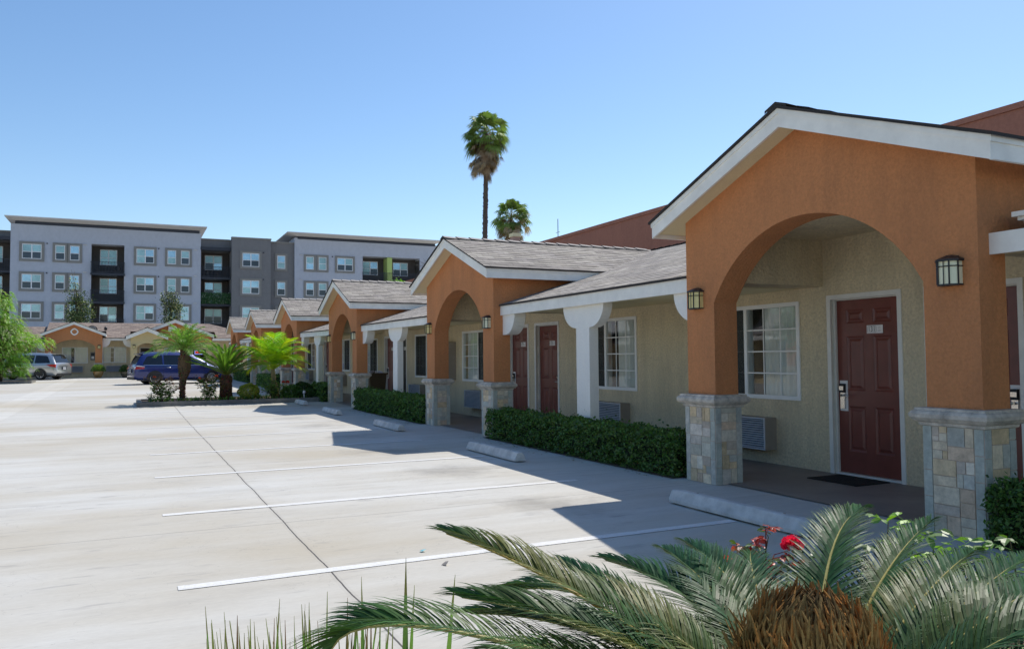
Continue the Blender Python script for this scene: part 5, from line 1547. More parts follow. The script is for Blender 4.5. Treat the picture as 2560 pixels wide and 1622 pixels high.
# ------------------------------------------------------------------ foreground cycad
cy = thing('cycad', (1.54, 1.51, 0.12), 'large foreground sago cycad with blue green fronds and a brown woolly cone', 'cycad')
FR = [([0.825, 2.18, 0.998], [1.089, 1.839, 0.864], 0.65),
      ([0.754, 1.886, 0.904], [1.073, 1.66, 0.813], 0.35),
      ([0.439, 1.93, 0.814], [0.699, 1.714, 0.875], 0.1),
      ([1.272, 2.308, 0.832], [1.353, 1.885, 0.739], 0.25),
      ([1.481, 2.375, 0.804], [1.554, 1.955, 0.746], 0.1),
      ([1.723, 2.37, 0.811], [1.635, 1.971, 0.756], 0.1),
      ([1.857, 2.418, 0.812], [1.732, 1.981, 0.753], 0.05),
      ([2.106, 2.356, 0.767], [1.815, 1.997, 0.74], 0),
      ([2.353, 2.064, 0.949], [1.977, 1.859, 0.857], 0.12),
      ([2.625, 1.992, 0.897], [2.073, 1.761, 0.79], 0.15),
      ([2.575, 1.797, 0.833], [2.06, 1.6, 0.796], 0.25),
      ([2.642, 1.654, 0.842], [2.068, 1.485, 0.806], 0.1),
      ([2.393, 1.44, 0.835], [1.919, 1.334, 0.823], 0.15),
      ([2.129, 1.233, 0.842], [1.802, 1.223, 0.824], 0.1),
      ([1.05, 2.28, 0.78], [1.25, 1.9, 0.80], 0.35), ([0.62, 1.6, 0.62], [0.95, 1.55, 0.72], 0.3), ([2.4, 2.2, 0.62], [1.98, 1.85, 0.68], 0.1),
      ([2.0, 0.7, 0.5], [1.8, 1.0, 0.66], 0.1), ([1.2, 0.62, 0.4], [1.35, 0.95, 0.58], 0.1), ([0.75, 1.15, 0.45], [1.05, 1.25, 0.6], 0.2), ([2.75, 1.45, 0.6], [2.15, 1.5, 0.7], 0.1), ([1.5, 2.45, 0.55], [1.52, 2.0, 0.66], 0.1),
      ([0.95, 2.3, 0.72], [1.2, 1.95, 0.72], 0.4), ([1.15, 2.4, 0.66], [1.32, 2.0, 0.68], 0.2), ([1.95, 2.4, 0.66], [1.75, 1.98, 0.68], 0.0), ([2.3, 2.25, 0.7], [1.95, 1.9, 0.7], 0.1), ([2.55, 2.0, 0.66], [2.05, 1.75, 0.69], 0.1), ([2.55, 1.65, 0.64], [2.06, 1.56, 0.7], 0.1), ([0.8, 2.0, 0.7], [1.12, 1.78, 0.71], 0.5), ([2.35, 1.25, 0.62], [1.95, 1.35, 0.7], 0.1)]
C0 = np.array([1.54, 1.51, 0.57])
for i, (tip, mid, yel) in enumerate(FR):
    tip = np.array(tip); mid = np.array(mid)
    hd = mid - C0; hd[2] = 0; hd /= np.linalg.norm(hd)
    P0 = C0 + hd * 0.10
    t = 0.5
    P1 = (mid - (1 - t) ** 2 * P0 - t ** 2 * tip) / (2 * t * (1 - t))
    frond('frond', P0, P1, tip, cy, n=140, L=0.20, W=0.0062, t0=0.18, a0=62, a1=16, vee=0.45, droop=0.36, nseg=5,
          col=(0.028, 0.088, 0.03) if i not in (2,) else (0.05, 0.12, 0.03), ribcol=(0.40, 0.36, 0.13) if yel < 0.5 else (0.5, 0.34, 0.07), ribr=0.0085, yel=yel, jit=0.035)
# cone: a dome of curling felted scales
g_ = np.random.default_rng(9)
V = []; Cc = []
cc = np.array([1.54, 1.51, 0.70]); RX_, RZ_ = 0.175, 0.2
nsc = 330
for i in range(nsc):
    ph = 2.39996 * i; ct = 1 - 1.35 * (i + 0.5) / nsc
    st_ = math.sqrt(max(0, 1 - ct * ct))
    nrm = np.array([st_ * math.cos(ph), st_ * math.sin(ph), ct])
    p = cc + nrm * np.array([RX_, RX_, RZ_]) * 0.86
    tang = np.cross(nrm, [0, 0, 1.0]); tang /= np.linalg.norm(tang) + 1e-9
    upv = np.cross(tang, nrm)
    upv = upv if upv[2] > 0 else -upv
    top = max(0, ct - 0.55) / 0.45
    base = np.array([0.30, 0.185, 0.062]) * (1 - top * 0.72) + np.array([0.03, 0.012, 0.006]) * top
    base = base * g_.uniform(0.65, 1.3)
    if g_.random() < 0.1: base = np.array([0.42, 0.19, 0.05])
    nf = 6
    for k in range(nf):
        f = (k - (nf - 1) / 2) / ((nf - 1) / 2)
        fl = g_.uniform(0.055, 0.085) * (1 - 0.35 * top)
        d0 = nrm * 0.75 + tang * f * 0.75 + upv * 0.35 + g_.normal(size=3) * 0.12
        d0 /= np.linalg.norm(d0)
        cv = (upv * 0.6 - tang * f * 0.3 - nrm * 0.25 + g_.normal(size=3) * 0.2)
        w = np.cross(d0, nrm + g_.normal(size=3) * 0.3); w /= np.linalg.norm(w) + 1e-9
        u2 = np.cross(w, d0)
        S_ = []
        for s in (0, 0.33, 0.66, 1.0):
            c = p + d0 * fl * s + cv * fl * 0.95 * s * s
            r_ = 0.0075 * (1 - s ** 2 * 0.8)
            S_.append([c + w * r_ , c + u2 * r_ * 0.8, c - w * r_, c - u2 * r_ * 0.8])
        for s in range(3):
            for j in range(4):
                V.append([S_[s][j], S_[s][(j + 1) % 4], S_[s + 1][(j + 1) % 4], S_[s + 1][j]])
                Cc.append(base * (0.75 + 0.2 * s))
np_mesh('cone', np.array(V).reshape(-1, 3), 4, M['felted'], np.clip(np.array(Cc), 0, 1), cy)
tr = MB(); tr.lathe([(0.02, 0.72 + 0.16), (0.12, 0.84), (0.158, 0.72), (0.165, 0.62), (0.14, 0.5), (0.15, 0.35), (0.17, 0.2), (0.18, 0.1)], (1.54, 1.51, 0), 20)
rr = random.Random(2)
for i in range(120):
    a = rr.random() * 6.28; z = rr.uniform(0.12, 0.5); r_ = 0.15
    tr.tube([(1.54 + r_ * math.cos(a), 1.51 + r_ * math.sin(a), z), (1.54 + (r_ + 0.04) * math.cos(a), 1.51 + (r_ + 0.04) * math.sin(a), z + 0.035)], [0.018, 0.008], 5)
tr.v = tr.v; tr.c = {i: (0.09, 0.06, 0.035) for i in range(len(tr.f))}
tr.build('trunk', M['bark'], cy)

# blades at the lower left of the cycad
bl = thing('iris_clump', (0.62, 2.3, 0.12), 'clump of upright pointed green blades with bronze tips in the left foreground', 'iris')
V = []; Cc = []
g_ = np.random.default_rng(5)
tips = [((0.721, 2.233, 0.931), 0.014), ((0.744, 2.226, 0.852), 0.012), ((0.849, 2.174, 0.881), 0.013), ((0.606, 2.29, 0.878), 0.012), ((0.518, 2.334, 0.836), 0.006)]
for i in range(150):
    x = g_.uniform(0.2, 0.68); tips.append(((x, 2.42 - (x - 0.3) * 0.35 + g_.normal() * 0.06, g_.uniform(0.60, 0.82) - 0.05 * abs(x - 0.5)), g_.uniform(0.005, 0.0089)))
for tip, w in tips:
    tip = np.array(tip); b0 = np.array([tip[0] * 0.8 + 0.1 + g_.normal() * 0.03, tip[1] + g_.normal() * 0.04, 0.1])
    dirw = np.array([math.cos(-0.6), math.sin(-0.6), 0]) + g_.normal(size=3) * 0.25; dirw[2] = 0; dirw /= np.linalg.norm(dirw)
    bronze = g_.random() < 0.22 and w < 0.0089
    base = np.array([0.14, 0.26, 0.06]) * g_.uniform(0.7, 1.3) if not bronze else np.array([0.16, 0.11, 0.05])
    n = 8; pts = []
    for s in np.linspace(0, 1, n + 1):
        c = b0 + (tip - b0) * s + np.array([0, 0, 1]) * 0.0 + (tip - b0)[0] * np.array([-0.3, 0, 0]) * (s - s * s)
        ww = w * (1 - s ** 2.2) + 0.0006; pts.append((c - dirw * ww, c + dirw * ww))
    for k in range(n):
        V.append([pts[k][0], pts[k][1], pts[k + 1][1], pts[k + 1][0]]); Cc.append(base if k < n - 1 else base * 0.5 + np.array([0.08, 0.03, 0.02]))
np_mesh('blades', np.array(V).reshape(-1, 3), 4, M['leaf'], np.clip(np.array(Cc), 0, 1), bl)
def shaped_leaf(c, d, up, s, wid=0.5, fold=0.25):
    """pointed leaf of four quads: base, two mids, tip; c = base point"""
    d = np.array(d, float); d /= np.linalg.norm(d)
    w = np.cross(d, up); w /= np.linalg.norm(w) + 1e-9
    u = np.cross(w, d)
    c = np.array(c, float)
    m0 = c; m1 = c + d * s * 0.35 - u * s * 0.02; m2 = c + d * s * 0.7 - u * s * 0.05; m3 = c + d * s - u * s * 0.16
    a1 = wid * s * 0.5; a2 = wid * s * 0.4
    q = []
    for sd in (-1, 1):
        e1 = m1 + w * sd * a1 + u * a1 * fold; e2 = m2 + w * sd * a2 + u * a2 * fold
        q += [[m0, e1 * 0.55 + m0 * 0.45, e1, m1], [m1, e1, e2, m2], [m2, e2, m3 * 0.5 + e2 * 0.5, m3]]
    return q
def rose(loc, label, stems, leafcol, seed, leaf=0.045, red=None, flowers=(), hips=False, rt=0.55, group=None, density=9, trunkcol=(0.10, 0.08, 0.04), name='rose_bush', cat='rose bush'):
    """stems: list of (base, tip) world points"""
    g_ = np.random.default_rng(seed)
    t = thing(name, loc, label, cat, group)
    m = MB(); V = []; Cc = []
    for base, tip in stems:
        b, e = np.array(base, float), np.array(tip, float)
        k = (b + e) / 2 + np.array([g_.normal() * 0.04, g_.normal() * 0.04, 0.05])
        pts = bez(b, k, e, np.linspace(0, 1, 7))
        m.tube([tuple(p) for p in pts], [0.007, 0.006, 0.0055, 0.005, 0.004, 0.003, 0.002], 5, 0, trunkcol)
        for s in np.linspace(0.3, 1, density):
            p = bez(b, k, e, [s])[0]
            az_ = g_.random() * 6.28
            dirp = np.array([math.cos(az_), math.sin(az_), 0.35]); L = leaf * g_.uniform(1.2, 2.0)
            q = p + dirp * L
            m.tube([tuple(p), tuple(q)], [0.0018, 0.001], 4, 0, tuple(np.array(leafcol) * 0.9))
            isr = red is not None and s > rt
            col = np.array(red if isr else leafcol) * g_.uniform(0.6, 1.5)
            if not isr and g_.random() < 0.25: col = col * np.array([1.6, 1.5, 0.8])
            for r_, off in ((1.0, 0), (0.8, 0.9), (0.8, -0.9), (0.65, 1.1), (0.65, -1.1)):
                a2 = az_ + off; bp = p + dirp * L * (1 if abs(off) < 1 else 0.55)
                d = np.array([math.cos(a2), math.sin(a2), g_.normal() * 0.3 - 0.1])
                for quad in shaped_leaf(bp, d, np.array([0, 0, 1.0]) + g_.normal(size=3) * 0.4, leaf * r_ * g_.uniform(0.9, 1.5), 0.55):
                    V.append(quad); Cc.append(col)
    m.build('stems', M['bark'], t)
    np_mesh('foliage', np.array(V).reshape(-1, 3), 4, M['leaf'], np.clip(np.array(Cc), 0, 1), t)
    for fp, fr_, fc in flowers:
        V = []; Cc = []
        n = 42
        for i in range(n):
            ph = 2.4 * i; el_ = math.acos(1 - 1.15 * (i + 0.5) / n)
            d = np.array([math.sin(el_) * math.cos(ph), math.sin(el_) * math.sin(ph), math.cos(el_)])
            p = np.array(fp) + d * fr_ * 0.35
            d2 = d + np.array([0, 0, 0.3])
            for quad in shaped_leaf(p, d2, np.cross(d, [0.3, 0.2, 1.0]) + d * 0.5 + g_.normal(size=3) * 0.25, fr_ * g_.uniform(0.6, 0.85), 1.1, -0.4):
                V.append(quad); Cc.append(np.array(fc) * g_.uniform(0.65, 1.25))
        np_mesh('flower', np.array(V).reshape(-1, 3), 4, M['petal'], np.clip(np.array(Cc), 0, 1), t)
    return t
rose((2.15, 2.4, 0.12), 'rose bush with dark red new leaves and one bright pink flower behind the foreground cycad',
     [((2.15, 2.45, 0.1), (2.235, 2.40, 0.80)), ((2.15, 2.45, 0.1), (2.17, 2.44, 0.745)), ((2.2, 2.42, 0.1), (2.28, 2.38, 0.69)), ((2.22, 2.4, 0.1), (2.31, 2.37, 0.72)), ((2.24, 2.4, 0.1), (2.36, 2.35, 0.74)), ((2.1, 2.45, 0.1), (2.1, 2.5, 0.6))],
     (0.07, 0.13, 0.04), 31, 0.03, None, [((2.322, 2.366, 0.76), 0.045, (0.8, 0.03, 0.14))], density=10)
rose((2.2, 2.43, 0.12), 'spray of glossy maroon young rose shoots left of the pink flower', [((2.19, 2.44, 0.35), (2.232, 2.41, 0.83)), ((2.19, 2.44, 0.4), (2.17, 2.44, 0.77)), ((2.2, 2.42, 0.4), (2.262, 2.40, 0.73)), ((2.2, 2.43, 0.4), (2.29, 2.39, 0.69))],
     (0.28, 0.035, 0.03), 33, 0.036, (0.36, 0.04, 0.03), density=13, trunkcol=(0.16, 0.03, 0.02))
rose((2.95, 2.3, 0.12), 'leafy bright green rose stems reaching up before the nearest stone pillar',
     [((2.9, 2.35, 0.1), (2.83, 2.345, 0.81)), ((2.9, 2.35, 0.1), (2.93, 2.3, 0.78)), ((2.9, 2.35, 0.1), (2.86, 2.3, 0.74)), ((2.95, 2.3, 0.1), (3.0, 2.27, 0.73)), ((2.95, 2.3, 0.1), (3.08, 2.23, 0.69)), ((2.9, 2.3, 0.1), (2.9, 2.28, 0.66)), ((3.0, 2.3, 0.1), (3.12, 2.2, 0.62)), ((2.85, 2.3, 0.1), (2.8, 2.3, 0.6)), ((2.7, 2.3, 0.1), (2.68, 2.3, 0.55))],
     (0.14, 0.28, 0.05), 35, 0.056, density=12)
rose((3.3, 2.1, 0.12), 'single leafy green sprig before the dark hedge at the right edge', [((3.3, 2.12, 0.1), (3.28, 2.13, 0.73)), ((3.35, 2.1, 0.1), (3.33, 2.1, 0.66)), ((3.3, 2.1, 0.1), (3.24, 2.1, 0.6)), ((3.4, 1.9, 0.1), (3.42, 1.85, 0.5))],
     (0.13, 0.26, 0.05), 37, 0.05, density=11)
rose((2.9, 1.3, 0.12), 'low bright green shrub behind the fronds at the lower right corner', [((2.9 + 0.1 * k, 1.3 + 0.12 * ((k * 7) % 5) - 0.2, 0.1), (2.8 + 0.14 * k, 1.25 + 0.16 * ((k * 3) % 5) - 0.2, 0.42 + 0.03 * (k % 3))) for k in range(9)],
     (0.16, 0.26, 0.04), 39, 0.05, density=10, name='shrub', cat='shrub')
# arching straw-coloured stalk above the cone
s_ = MB(); pts = bez(np.array([1.78, 1.9, 0.4]), np.array([1.98, 1.95, 1.12]), np.array([2.3, 1.7, 0.66]), np.linspace(0, 1, 16))
s_.tube([tuple(p) for p in pts], 0.0018, 5, 0, (0.35, 0.25, 0.12)); solo(s_, 'dry_stalk', M['bark'], 'thin dry arching stalk crossing the tall cycad fronds', 'stalk')

# ------------------------------------------------------------------ island planting
def ring_fronds(t, c, cnt, Lr, tilt, rise, droop_z, **kw):
    for i in range(cnt):
        ph = 2.39996 * i + kw.get('ph0', 0)
        f = (i + 0.5) / cnt
        el_ = rad(tilt[0] + (tilt[1] - tilt[0]) * f)
        d = np.array([math.cos(ph) * math.cos(el_), math.sin(ph) * math.cos(el_), math.sin(el_)])
        h = np.array([math.cos(ph), math.sin(ph), 0])
        P0 = np.array(c) + d * 0.06
        Lf = Lr * G_.uniform(0.88, 1.1)
        P1 = P0 + d * Lf * 0.55
        P2 = P0 + d * Lf * 0.8 + h * Lf * 0.22 + np.array([0, 0, droop_z * Lf * (1 - f * 0.6)])
        kk = {k: v for k, v in kw.items() if k != 'ph0'}
        if kk.get('yrand'): kk['yel'] = kk['yrand'] * G_.random()
        kk.pop('yrand', None)
        frond('frond', P0, P1, P2, t, **kk)
def trunk_geo(m, pts, rs, col, scales=0, rr=None, srad=0.05, n=14, outw=0.5):
    m.tube(pts, rs, n, 0, col)
    P = [Vector(p) for p in pts]
    for i in range(scales):
        f = rr.random() * (len(P) - 1); k = int(f); u = f - k
        p = P[k].lerp(P[k + 1], u); r_ = rs[k] * (1 - u) + rs[k + 1] * u
        a = rr.random() * 6.28
        o = Vector((math.cos(a), math.sin(a), 0))
        c2 = tuple(x * rr.uniform(0.4, 1.8) for x in col)
        m.tube([p + o * (r_ - 0.01), p + o * (r_ + srad * outw) + Vector((0, 0, srad))], [srad * 0.55, srad * 0.12], 4, 0, c2)
# feathery date palm
pp = thing('palm_tree', (1.62, 29.4, 0.2), 'small feathery date palm with a shaggy swollen trunk, left palm on the planted island', 'palm tree', 'palms on the planted island')
m = MB(); rr = random.Random(3)
trunk_geo(m, [(1.62, 29.4, 0.15), (1.61, 29.4, 0.5), (1.62, 29.4, 0.85), (1.66, 29.4, 1.1), (1.68, 29.4, 1.4), (1.67, 29.4, 1.7), (1.67, 29.4, 1.85)], [0.095, 0.085, 0.1, 0.18, 0.205, 0.15, 0.1], (0.13, 0.085, 0.05), 300, rr, 0.045, 12, 0.6)
m.build('trunk', M['bark'], pp)
ring_fronds(pp, (1.67, 29.4, 1.85), 40, 1.22, (10, 82), 0, -0.33, n=44, L=0.28, W=0.016, t0=0.12, a0=50, a1=18, vee=0.25, droop=0.5, nseg=2, col=(0.17, 0.31, 0.07), ribcol=(0.3, 0.36, 0.12), ribr=0.014, mat='palmleaf', jit=0.15)
# sago on the island
sg = thing('cycad', (3.0, 29.3, 0.2), 'upright dark green sago cycad on a short brown trunk, middle of the planted island', 'cycad', 'palms on the planted island')
m = MB(); trunk_geo(m, [(3.0, 29.3, 0.15), (3.0, 29.3, 0.5), (3.0, 29.3, 0.85), (3.0, 29.3, 0.98)], [0.2, 0.185, 0.2, 0.12], (0.12, 0.06, 0.035), 320, rr, 0.05, 14, 0.45)
m.build('trunk', M['bark'], sg)
ring_fronds(sg, (3.0, 29.3, 0.98), 52, 1.32, (24, 84), 0, -0.06, n=60, L=0.17, W=0.014, t0=0.12, a0=50, a1=22, vee=0.5, droop=0.2, nseg=2, col=(0.10, 0.21, 0.035), ribcol=(0.28, 0.3, 0.07), ribr=0.012, mat='palmleaf', yrand=0.25, yelcol=(0.3, 0.32, 0.04), jit=0.05)
# yellow green feather palm
kp = thing('palm_tree', (4.62, 29.3, 0.2), 'yellow green feather palm with a smooth pale trunk, right palm on the planted island', 'palm tree', 'palms on the planted island')
m = MB(); trunk_geo(m, [(4.66, 29.3, 0.15), (4.65, 29.3, 0.45), (4.60, 29.3, 0.8), (4.58, 29.3, 1.05), (4.58, 29.3, 1.25)], [0.16, 0.12, 0.085, 0.075, 0.05], (0.30, 0.24, 0.15), 25, rr, 0.03, 14, 0.3)
m.build('trunk', M['bark'], kp)
for i, (ph, el_, Lf, dz, yy) in enumerate([(200, 62, 1.75, -0.25, 0.75), (170, 50, 1.5, -0.4, 0.95), (235, 72, 1.8, -0.15, 0.3), (265, 80, 1.85, -0.08, 0.15), (300, 74, 1.8, -0.15, 0.3), (335, 60, 1.7, -0.3, 0.5), (350, 48, 1.5, -0.45, 0.9),
                                       (15, 66, 1.7, -0.25, 0.4), (90, 70, 1.7, -0.2, 0.3), (130, 60, 1.6, -0.3, 0.5), (60, 58, 1.6, -0.3, 0.5), (285, 45, 1.3, -0.35, 0.2), (250, 40, 1.3, -0.45, 0.35), (320, 38, 1.35, -0.5, 1.0), (215, 38, 1.3, -0.5, 0.95), (190, 78, 1.8, -0.1, 0.3), (275, 64, 1.7, -0.3, 0.1), (345, 74, 1.75, -0.2, 0.55), (180, 64, 1.65, -0.3, 0.85), (10, 52, 1.45, -0.4, 0.95), (240, 55, 1.5, -0.35, 0.2), (305, 55, 1.5, -0.4, 0.3)]):
    d = np.array([math.cos(rad(ph)) * math.cos(rad(el_)), math.sin(rad(ph)) * math.cos(rad(el_)), math.sin(rad(el_))]); h = np.array([math.cos(rad(ph)), math.sin(rad(ph)), 0])
    P0 = np.array([4.58, 29.3, 1.15])
    frond('frond', P0, P0 + d * Lf * 0.6, P0 + d * Lf * 0.78 + h * Lf * 0.3 + np.array([0, 0, dz * Lf]), kp, n=50, L=0.56, W=0.021, t0=0.24, a0=80, a1=42, vee=0.12, droop=0.16, nseg=3,
          col=(0.17, 0.38, 0.03), ribcol=(0.4, 0.46, 0.1), ribr=0.02, mat='palmleaf', yel=min(1, yy * 1.6 + 0.15), yfall=0.4, yelcol=(0.62, 0.58, 0.03), jit=0.05)

def ball_bush(c, r, h, label, n, size, base, seed, accents=(), name='shrub', group=None, lumps=3):
    g_ = np.random.default_rng(seed)
    t = thing(name, (c[0], c[1], c[2]), label, 'shrub', group)
    d = g_.normal(size=(n, 3)); d /= np.linalg.norm(d, axis=1, keepdims=True)
    q = 1 - g_.exponential(0.1, n); q = np.clip(q, 0.3, 1)
    q *= 1 + 0.12 * np.sin(d[:, 0] * 6 + seed) * np.cos(d[:, 1] * 5 + d[:, 2] * 7)
    p = d * q[:, None] * np.array([r, r, h * 0.56]) + np.array(c) + np.array([0, 0, h * 0.55])
    p[:, 2] = np.maximum(p[:, 2], c[2] + 0.01)
    np_mesh('foliage', leaves(p, g_.uniform(size * 0.7, size * 1.3, n), g_, 0.6, dirs=d * 0.6), 4, M['leaf'], vary(base, n, g_, 0.5, 1.5, accents), t)
    m = MB(); rr = random.Random(seed)
    for k in range(9):
        a = 2 * math.pi * k / 9
        m.tube([(c[0], c[1], c[2] - 0.03), (c[0] + 0.35 * r * math.cos(a), c[1] + 0.35 * r * math.sin(a), c[2] + h * 0.5), (c[0] + 0.7 * r * math.cos(a), c[1] + 0.7 * r * math.sin(a), c[2] + h * 0.9)], [0.014, 0.01, 0.004], 5, 0, (0.09, 0.06, 0.035))
    m.build('stems', M['bark'], t)
    return t
ball_bush((3.68, 28.75, 0.16), 0.35, 0.5, 'round clipped yellow green bush with orange tips at the front of the island', 5200, 0.04, (0.30, 0.36, 0.045), 51, (((0.5, 0.2, 0.04), 0.05), ((0.4, 0.42, 0.05), 0.15)))
ball_bush((5.15, 28.8, 0.16), 0.38, 0.42, 'loose dark green bush at the right end of the island, nearest the pillar', 2600, 0.06, (0.08, 0.17, 0.04), 52)
ball_bush((5.6, 29.3, 0.16), 0.35, 0.5, 'taller dark bush behind the loose one at the right end of the island', 2400, 0.06, (0.045, 0.10, 0.03), 53)
ball_bush((5.62, 28.35, 0.16), 0.2, 0.3, 'small dark bush in the front right corner of the island', 900, 0.05, (0.05, 0.11, 0.03), 54)
def island_rose(x, y, label, seed, H=0.85, red=None, flowers=(), W=0.4, n=14, col=(0.12, 0.21, 0.05)):
    g_ = np.random.default_rng(seed)
    st = [((x + g_.normal() * 0.04, y + g_.normal() * 0.04, 0.12), (x + g_.uniform(-W, W), y + g_.uniform(-0.25, 0.25), 0.15 + H * g_.uniform(0.5, 1.0))) for _ in range(int(n * 1.4))]
    return rose((x, y, 0.16), label, st, col, seed, 0.07, red, flowers, density=11, rt=0.82, group='rose bushes on the planted island')
island_rose(1.0, 28.7, 'open rose bush with bronze tips at the left end of the island', 61, 0.8, (0.22, 0.10, 0.05), [((0.72, 28.6, 0.98), 0.05, (0.6, 0.12, 0.05))], 0.5, 18, (0.13, 0.2, 0.06))
island_rose(2.35, 28.7, 'rose bush with orange red tips between the date palm and the sago', 62, 0.9, (0.20, 0.12, 0.04), [((2.62, 28.6, 0.98), 0.05, (0.75, 0.10, 0.04)), ((2.1, 28.6, 0.92), 0.045, (0.6, 0.15, 0.06))], 0.4, 14)
island_rose(4.5, 28.7, 'rose bush with two red blooms right of the pale palm trunk', 63, 0.7, None, [((4.96, 28.6, 0.72), 0.07, (0.75, 0.02, 0.04)), ((4.82, 28.6, 0.73), 0.06, (0.75, 0.02, 0.04))], 0.45, 12, (0.12, 0.2, 0.05))
# spiky grass and strappy border plants
def tuft(V, Cc, c, n, L, w, g_, col, upb=1.4):
    for i in range(n):
        a = g_.random() * 6.28; h = np.array([math.cos(a), math.sin(a), 0]); wv = np.array([-h[1], h[0], 0])
        Lf = L * g_.uniform(0.6, 1.1); sp = g_.uniform(0.15, 0.75); k = np.array(col) * g_.uniform(0.6, 1.4)
        pts = [np.array(c) + h * Lf * sp * s + np.array([0, 0, Lf * (upb * s - s * s * (0.4 + sp * 0.7))]) for s in (0, 0.35, 0.7, 1.0)]
        for q in range(3):
            w0 = w * (1, 0.95, 0.7, 0.1)[q]; w1 = w * (1, 0.95, 0.7, 0.1)[q + 1]
            V.append([pts[q] - wv * w0, pts[q] + wv * w0, pts[q + 1] + wv * w1, pts[q + 1] - wv * w1]); Cc.append(k)
g_ = np.random.default_rng(77); V = []; Cc = []
for i in range(58):
    x = 0.5 + 5.0 * (i + g_.random()) / 58
    tuft(V, Cc, (x, 28.28 + g_.uniform(-0.03, 0.3), 0.15), 16, g_.uniform(0.15, 0.27), 0.008, g_, (0.16, 0.27, 0.06) if g_.random() < 0.8 else (0.09, 0.18, 0.04))
for i in range(40):
    tuft(V, Cc, (g_.uniform(0.5, 5.5), g_.uniform(28.6, 30.3), 0.15), 12, g_.uniform(0.15, 0.3), 0.01, g_, (0.10, 0.2, 0.05))
tag(np_mesh('ground_cover', np.array(V).reshape(-1, 3), 4, M['leaf'], np.clip(np.array(Cc), 0, 1)), 'strappy green border plants carpeting the planted island', 'ground cover', kind='stuff')
V = []; Cc = []
tuft(V, Cc, (0.62, 28.75, 0.15), 26, 0.6, 0.01, g_, (0.10, 0.17, 0.09), 1.2)
tag(np_mesh('grass_clump', np.array(V).reshape(-1, 3), 4, M['leaf'], np.clip(np.array(Cc), 0, 1)), 'grey green spiky grass clump at the left end of the island', 'grass clump')
gl = MB(); gl.tube([(5.45, 28.2, 0.15), (5.45, 28.2, 0.35)], 0.02, 6); gl.lathe([(0.0, 0.45), (0.045, 0.43), (0.05, 0.34), (0.0, 0.34)], (5.45, 28.2, 0), 10)
solo(gl, 'garden_light', M['acgrey'], 'small grey garden light standing in the island', 'garden light')
# foreground planter ground cover
V = []; Cc = []
for i in range(60): tuft(V, Cc, (g_.uniform(0.5, 5.0), g_.uniform(0.8, 2.7), 0.1), 12, g_.uniform(0.12, 0.26), 0.008, g_, (0.12, 0.22, 0.05))
tag(np_mesh('ground_cover', np.array(V).reshape(-1, 3), 4, M['leaf'], np.clip(np.array(Cc), 0, 1)), 'green border plants around the foreground cycad', 'ground cover', kind='stuff')

# potted plants by the far wing
M['glaze'] = plain('brown_glaze', (0.32, 0.17, 0.035), 0.15, var=0.4, vscale=4, coat=1.0)
M['glazed'] = plain('dark_green_glaze', (0.14, 0.10, 0.04), 0.2, var=0.4, vscale=4, coat=1.0)
for x, y, r_, h, mt, lb, sd, base in ((-2.02, 63.55, 0.36, 0.48, M['glaze'], 'glossy amber brown pot with a bright bushy plant beside the orange post', 91, (0.16, 0.26, 0.06)),
                        (-0.33, 63.7, 0.3, 0.42, M['glazed'], 'darker glazed pot with a small plant left of the blue minivan', 92, (0.09, 0.16, 0.05))):
    z = zg(y)
    p = thing('plant_pot', (x, y, z), lb, 'potted plant', 'potted plants by the far wing')
    m = MB(); m.lathe([(0.0, z), (r_ * 0.5, z), (r_ * 0.85, z + h * 0.4), (r_, z + h * 0.8), (r_ * 0.95, z + h * 0.93), (r_ * 1.05, z + h), (r_ * 0.9, z + h), (r_ * 0.85, z + h * 0.85), (0.0, z + h * 0.85)], (x, y, 0), 24)
    m.build('pot', mt, p)
    g2 = np.random.default_rng(sd); n = 1400
    d = g2.normal(size=(n, 3)); d /= np.linalg.norm(d, axis=1, keepdims=True); d[:, 2] = np.abs(d[:, 2])
    pts = d * (g2.random((n, 1)) ** 0.4) * np.array([r_ * 1.35, r_ * 1.35, 0.5]) + np.array([x, y, z + h])
    np_mesh('foliage', leaves(pts, g2.uniform(0.07, 0.13, n), g2, 0.4, dirs=d), 4, M['leaf'], vary(base, n, g2, 0.5, 1.5), p)

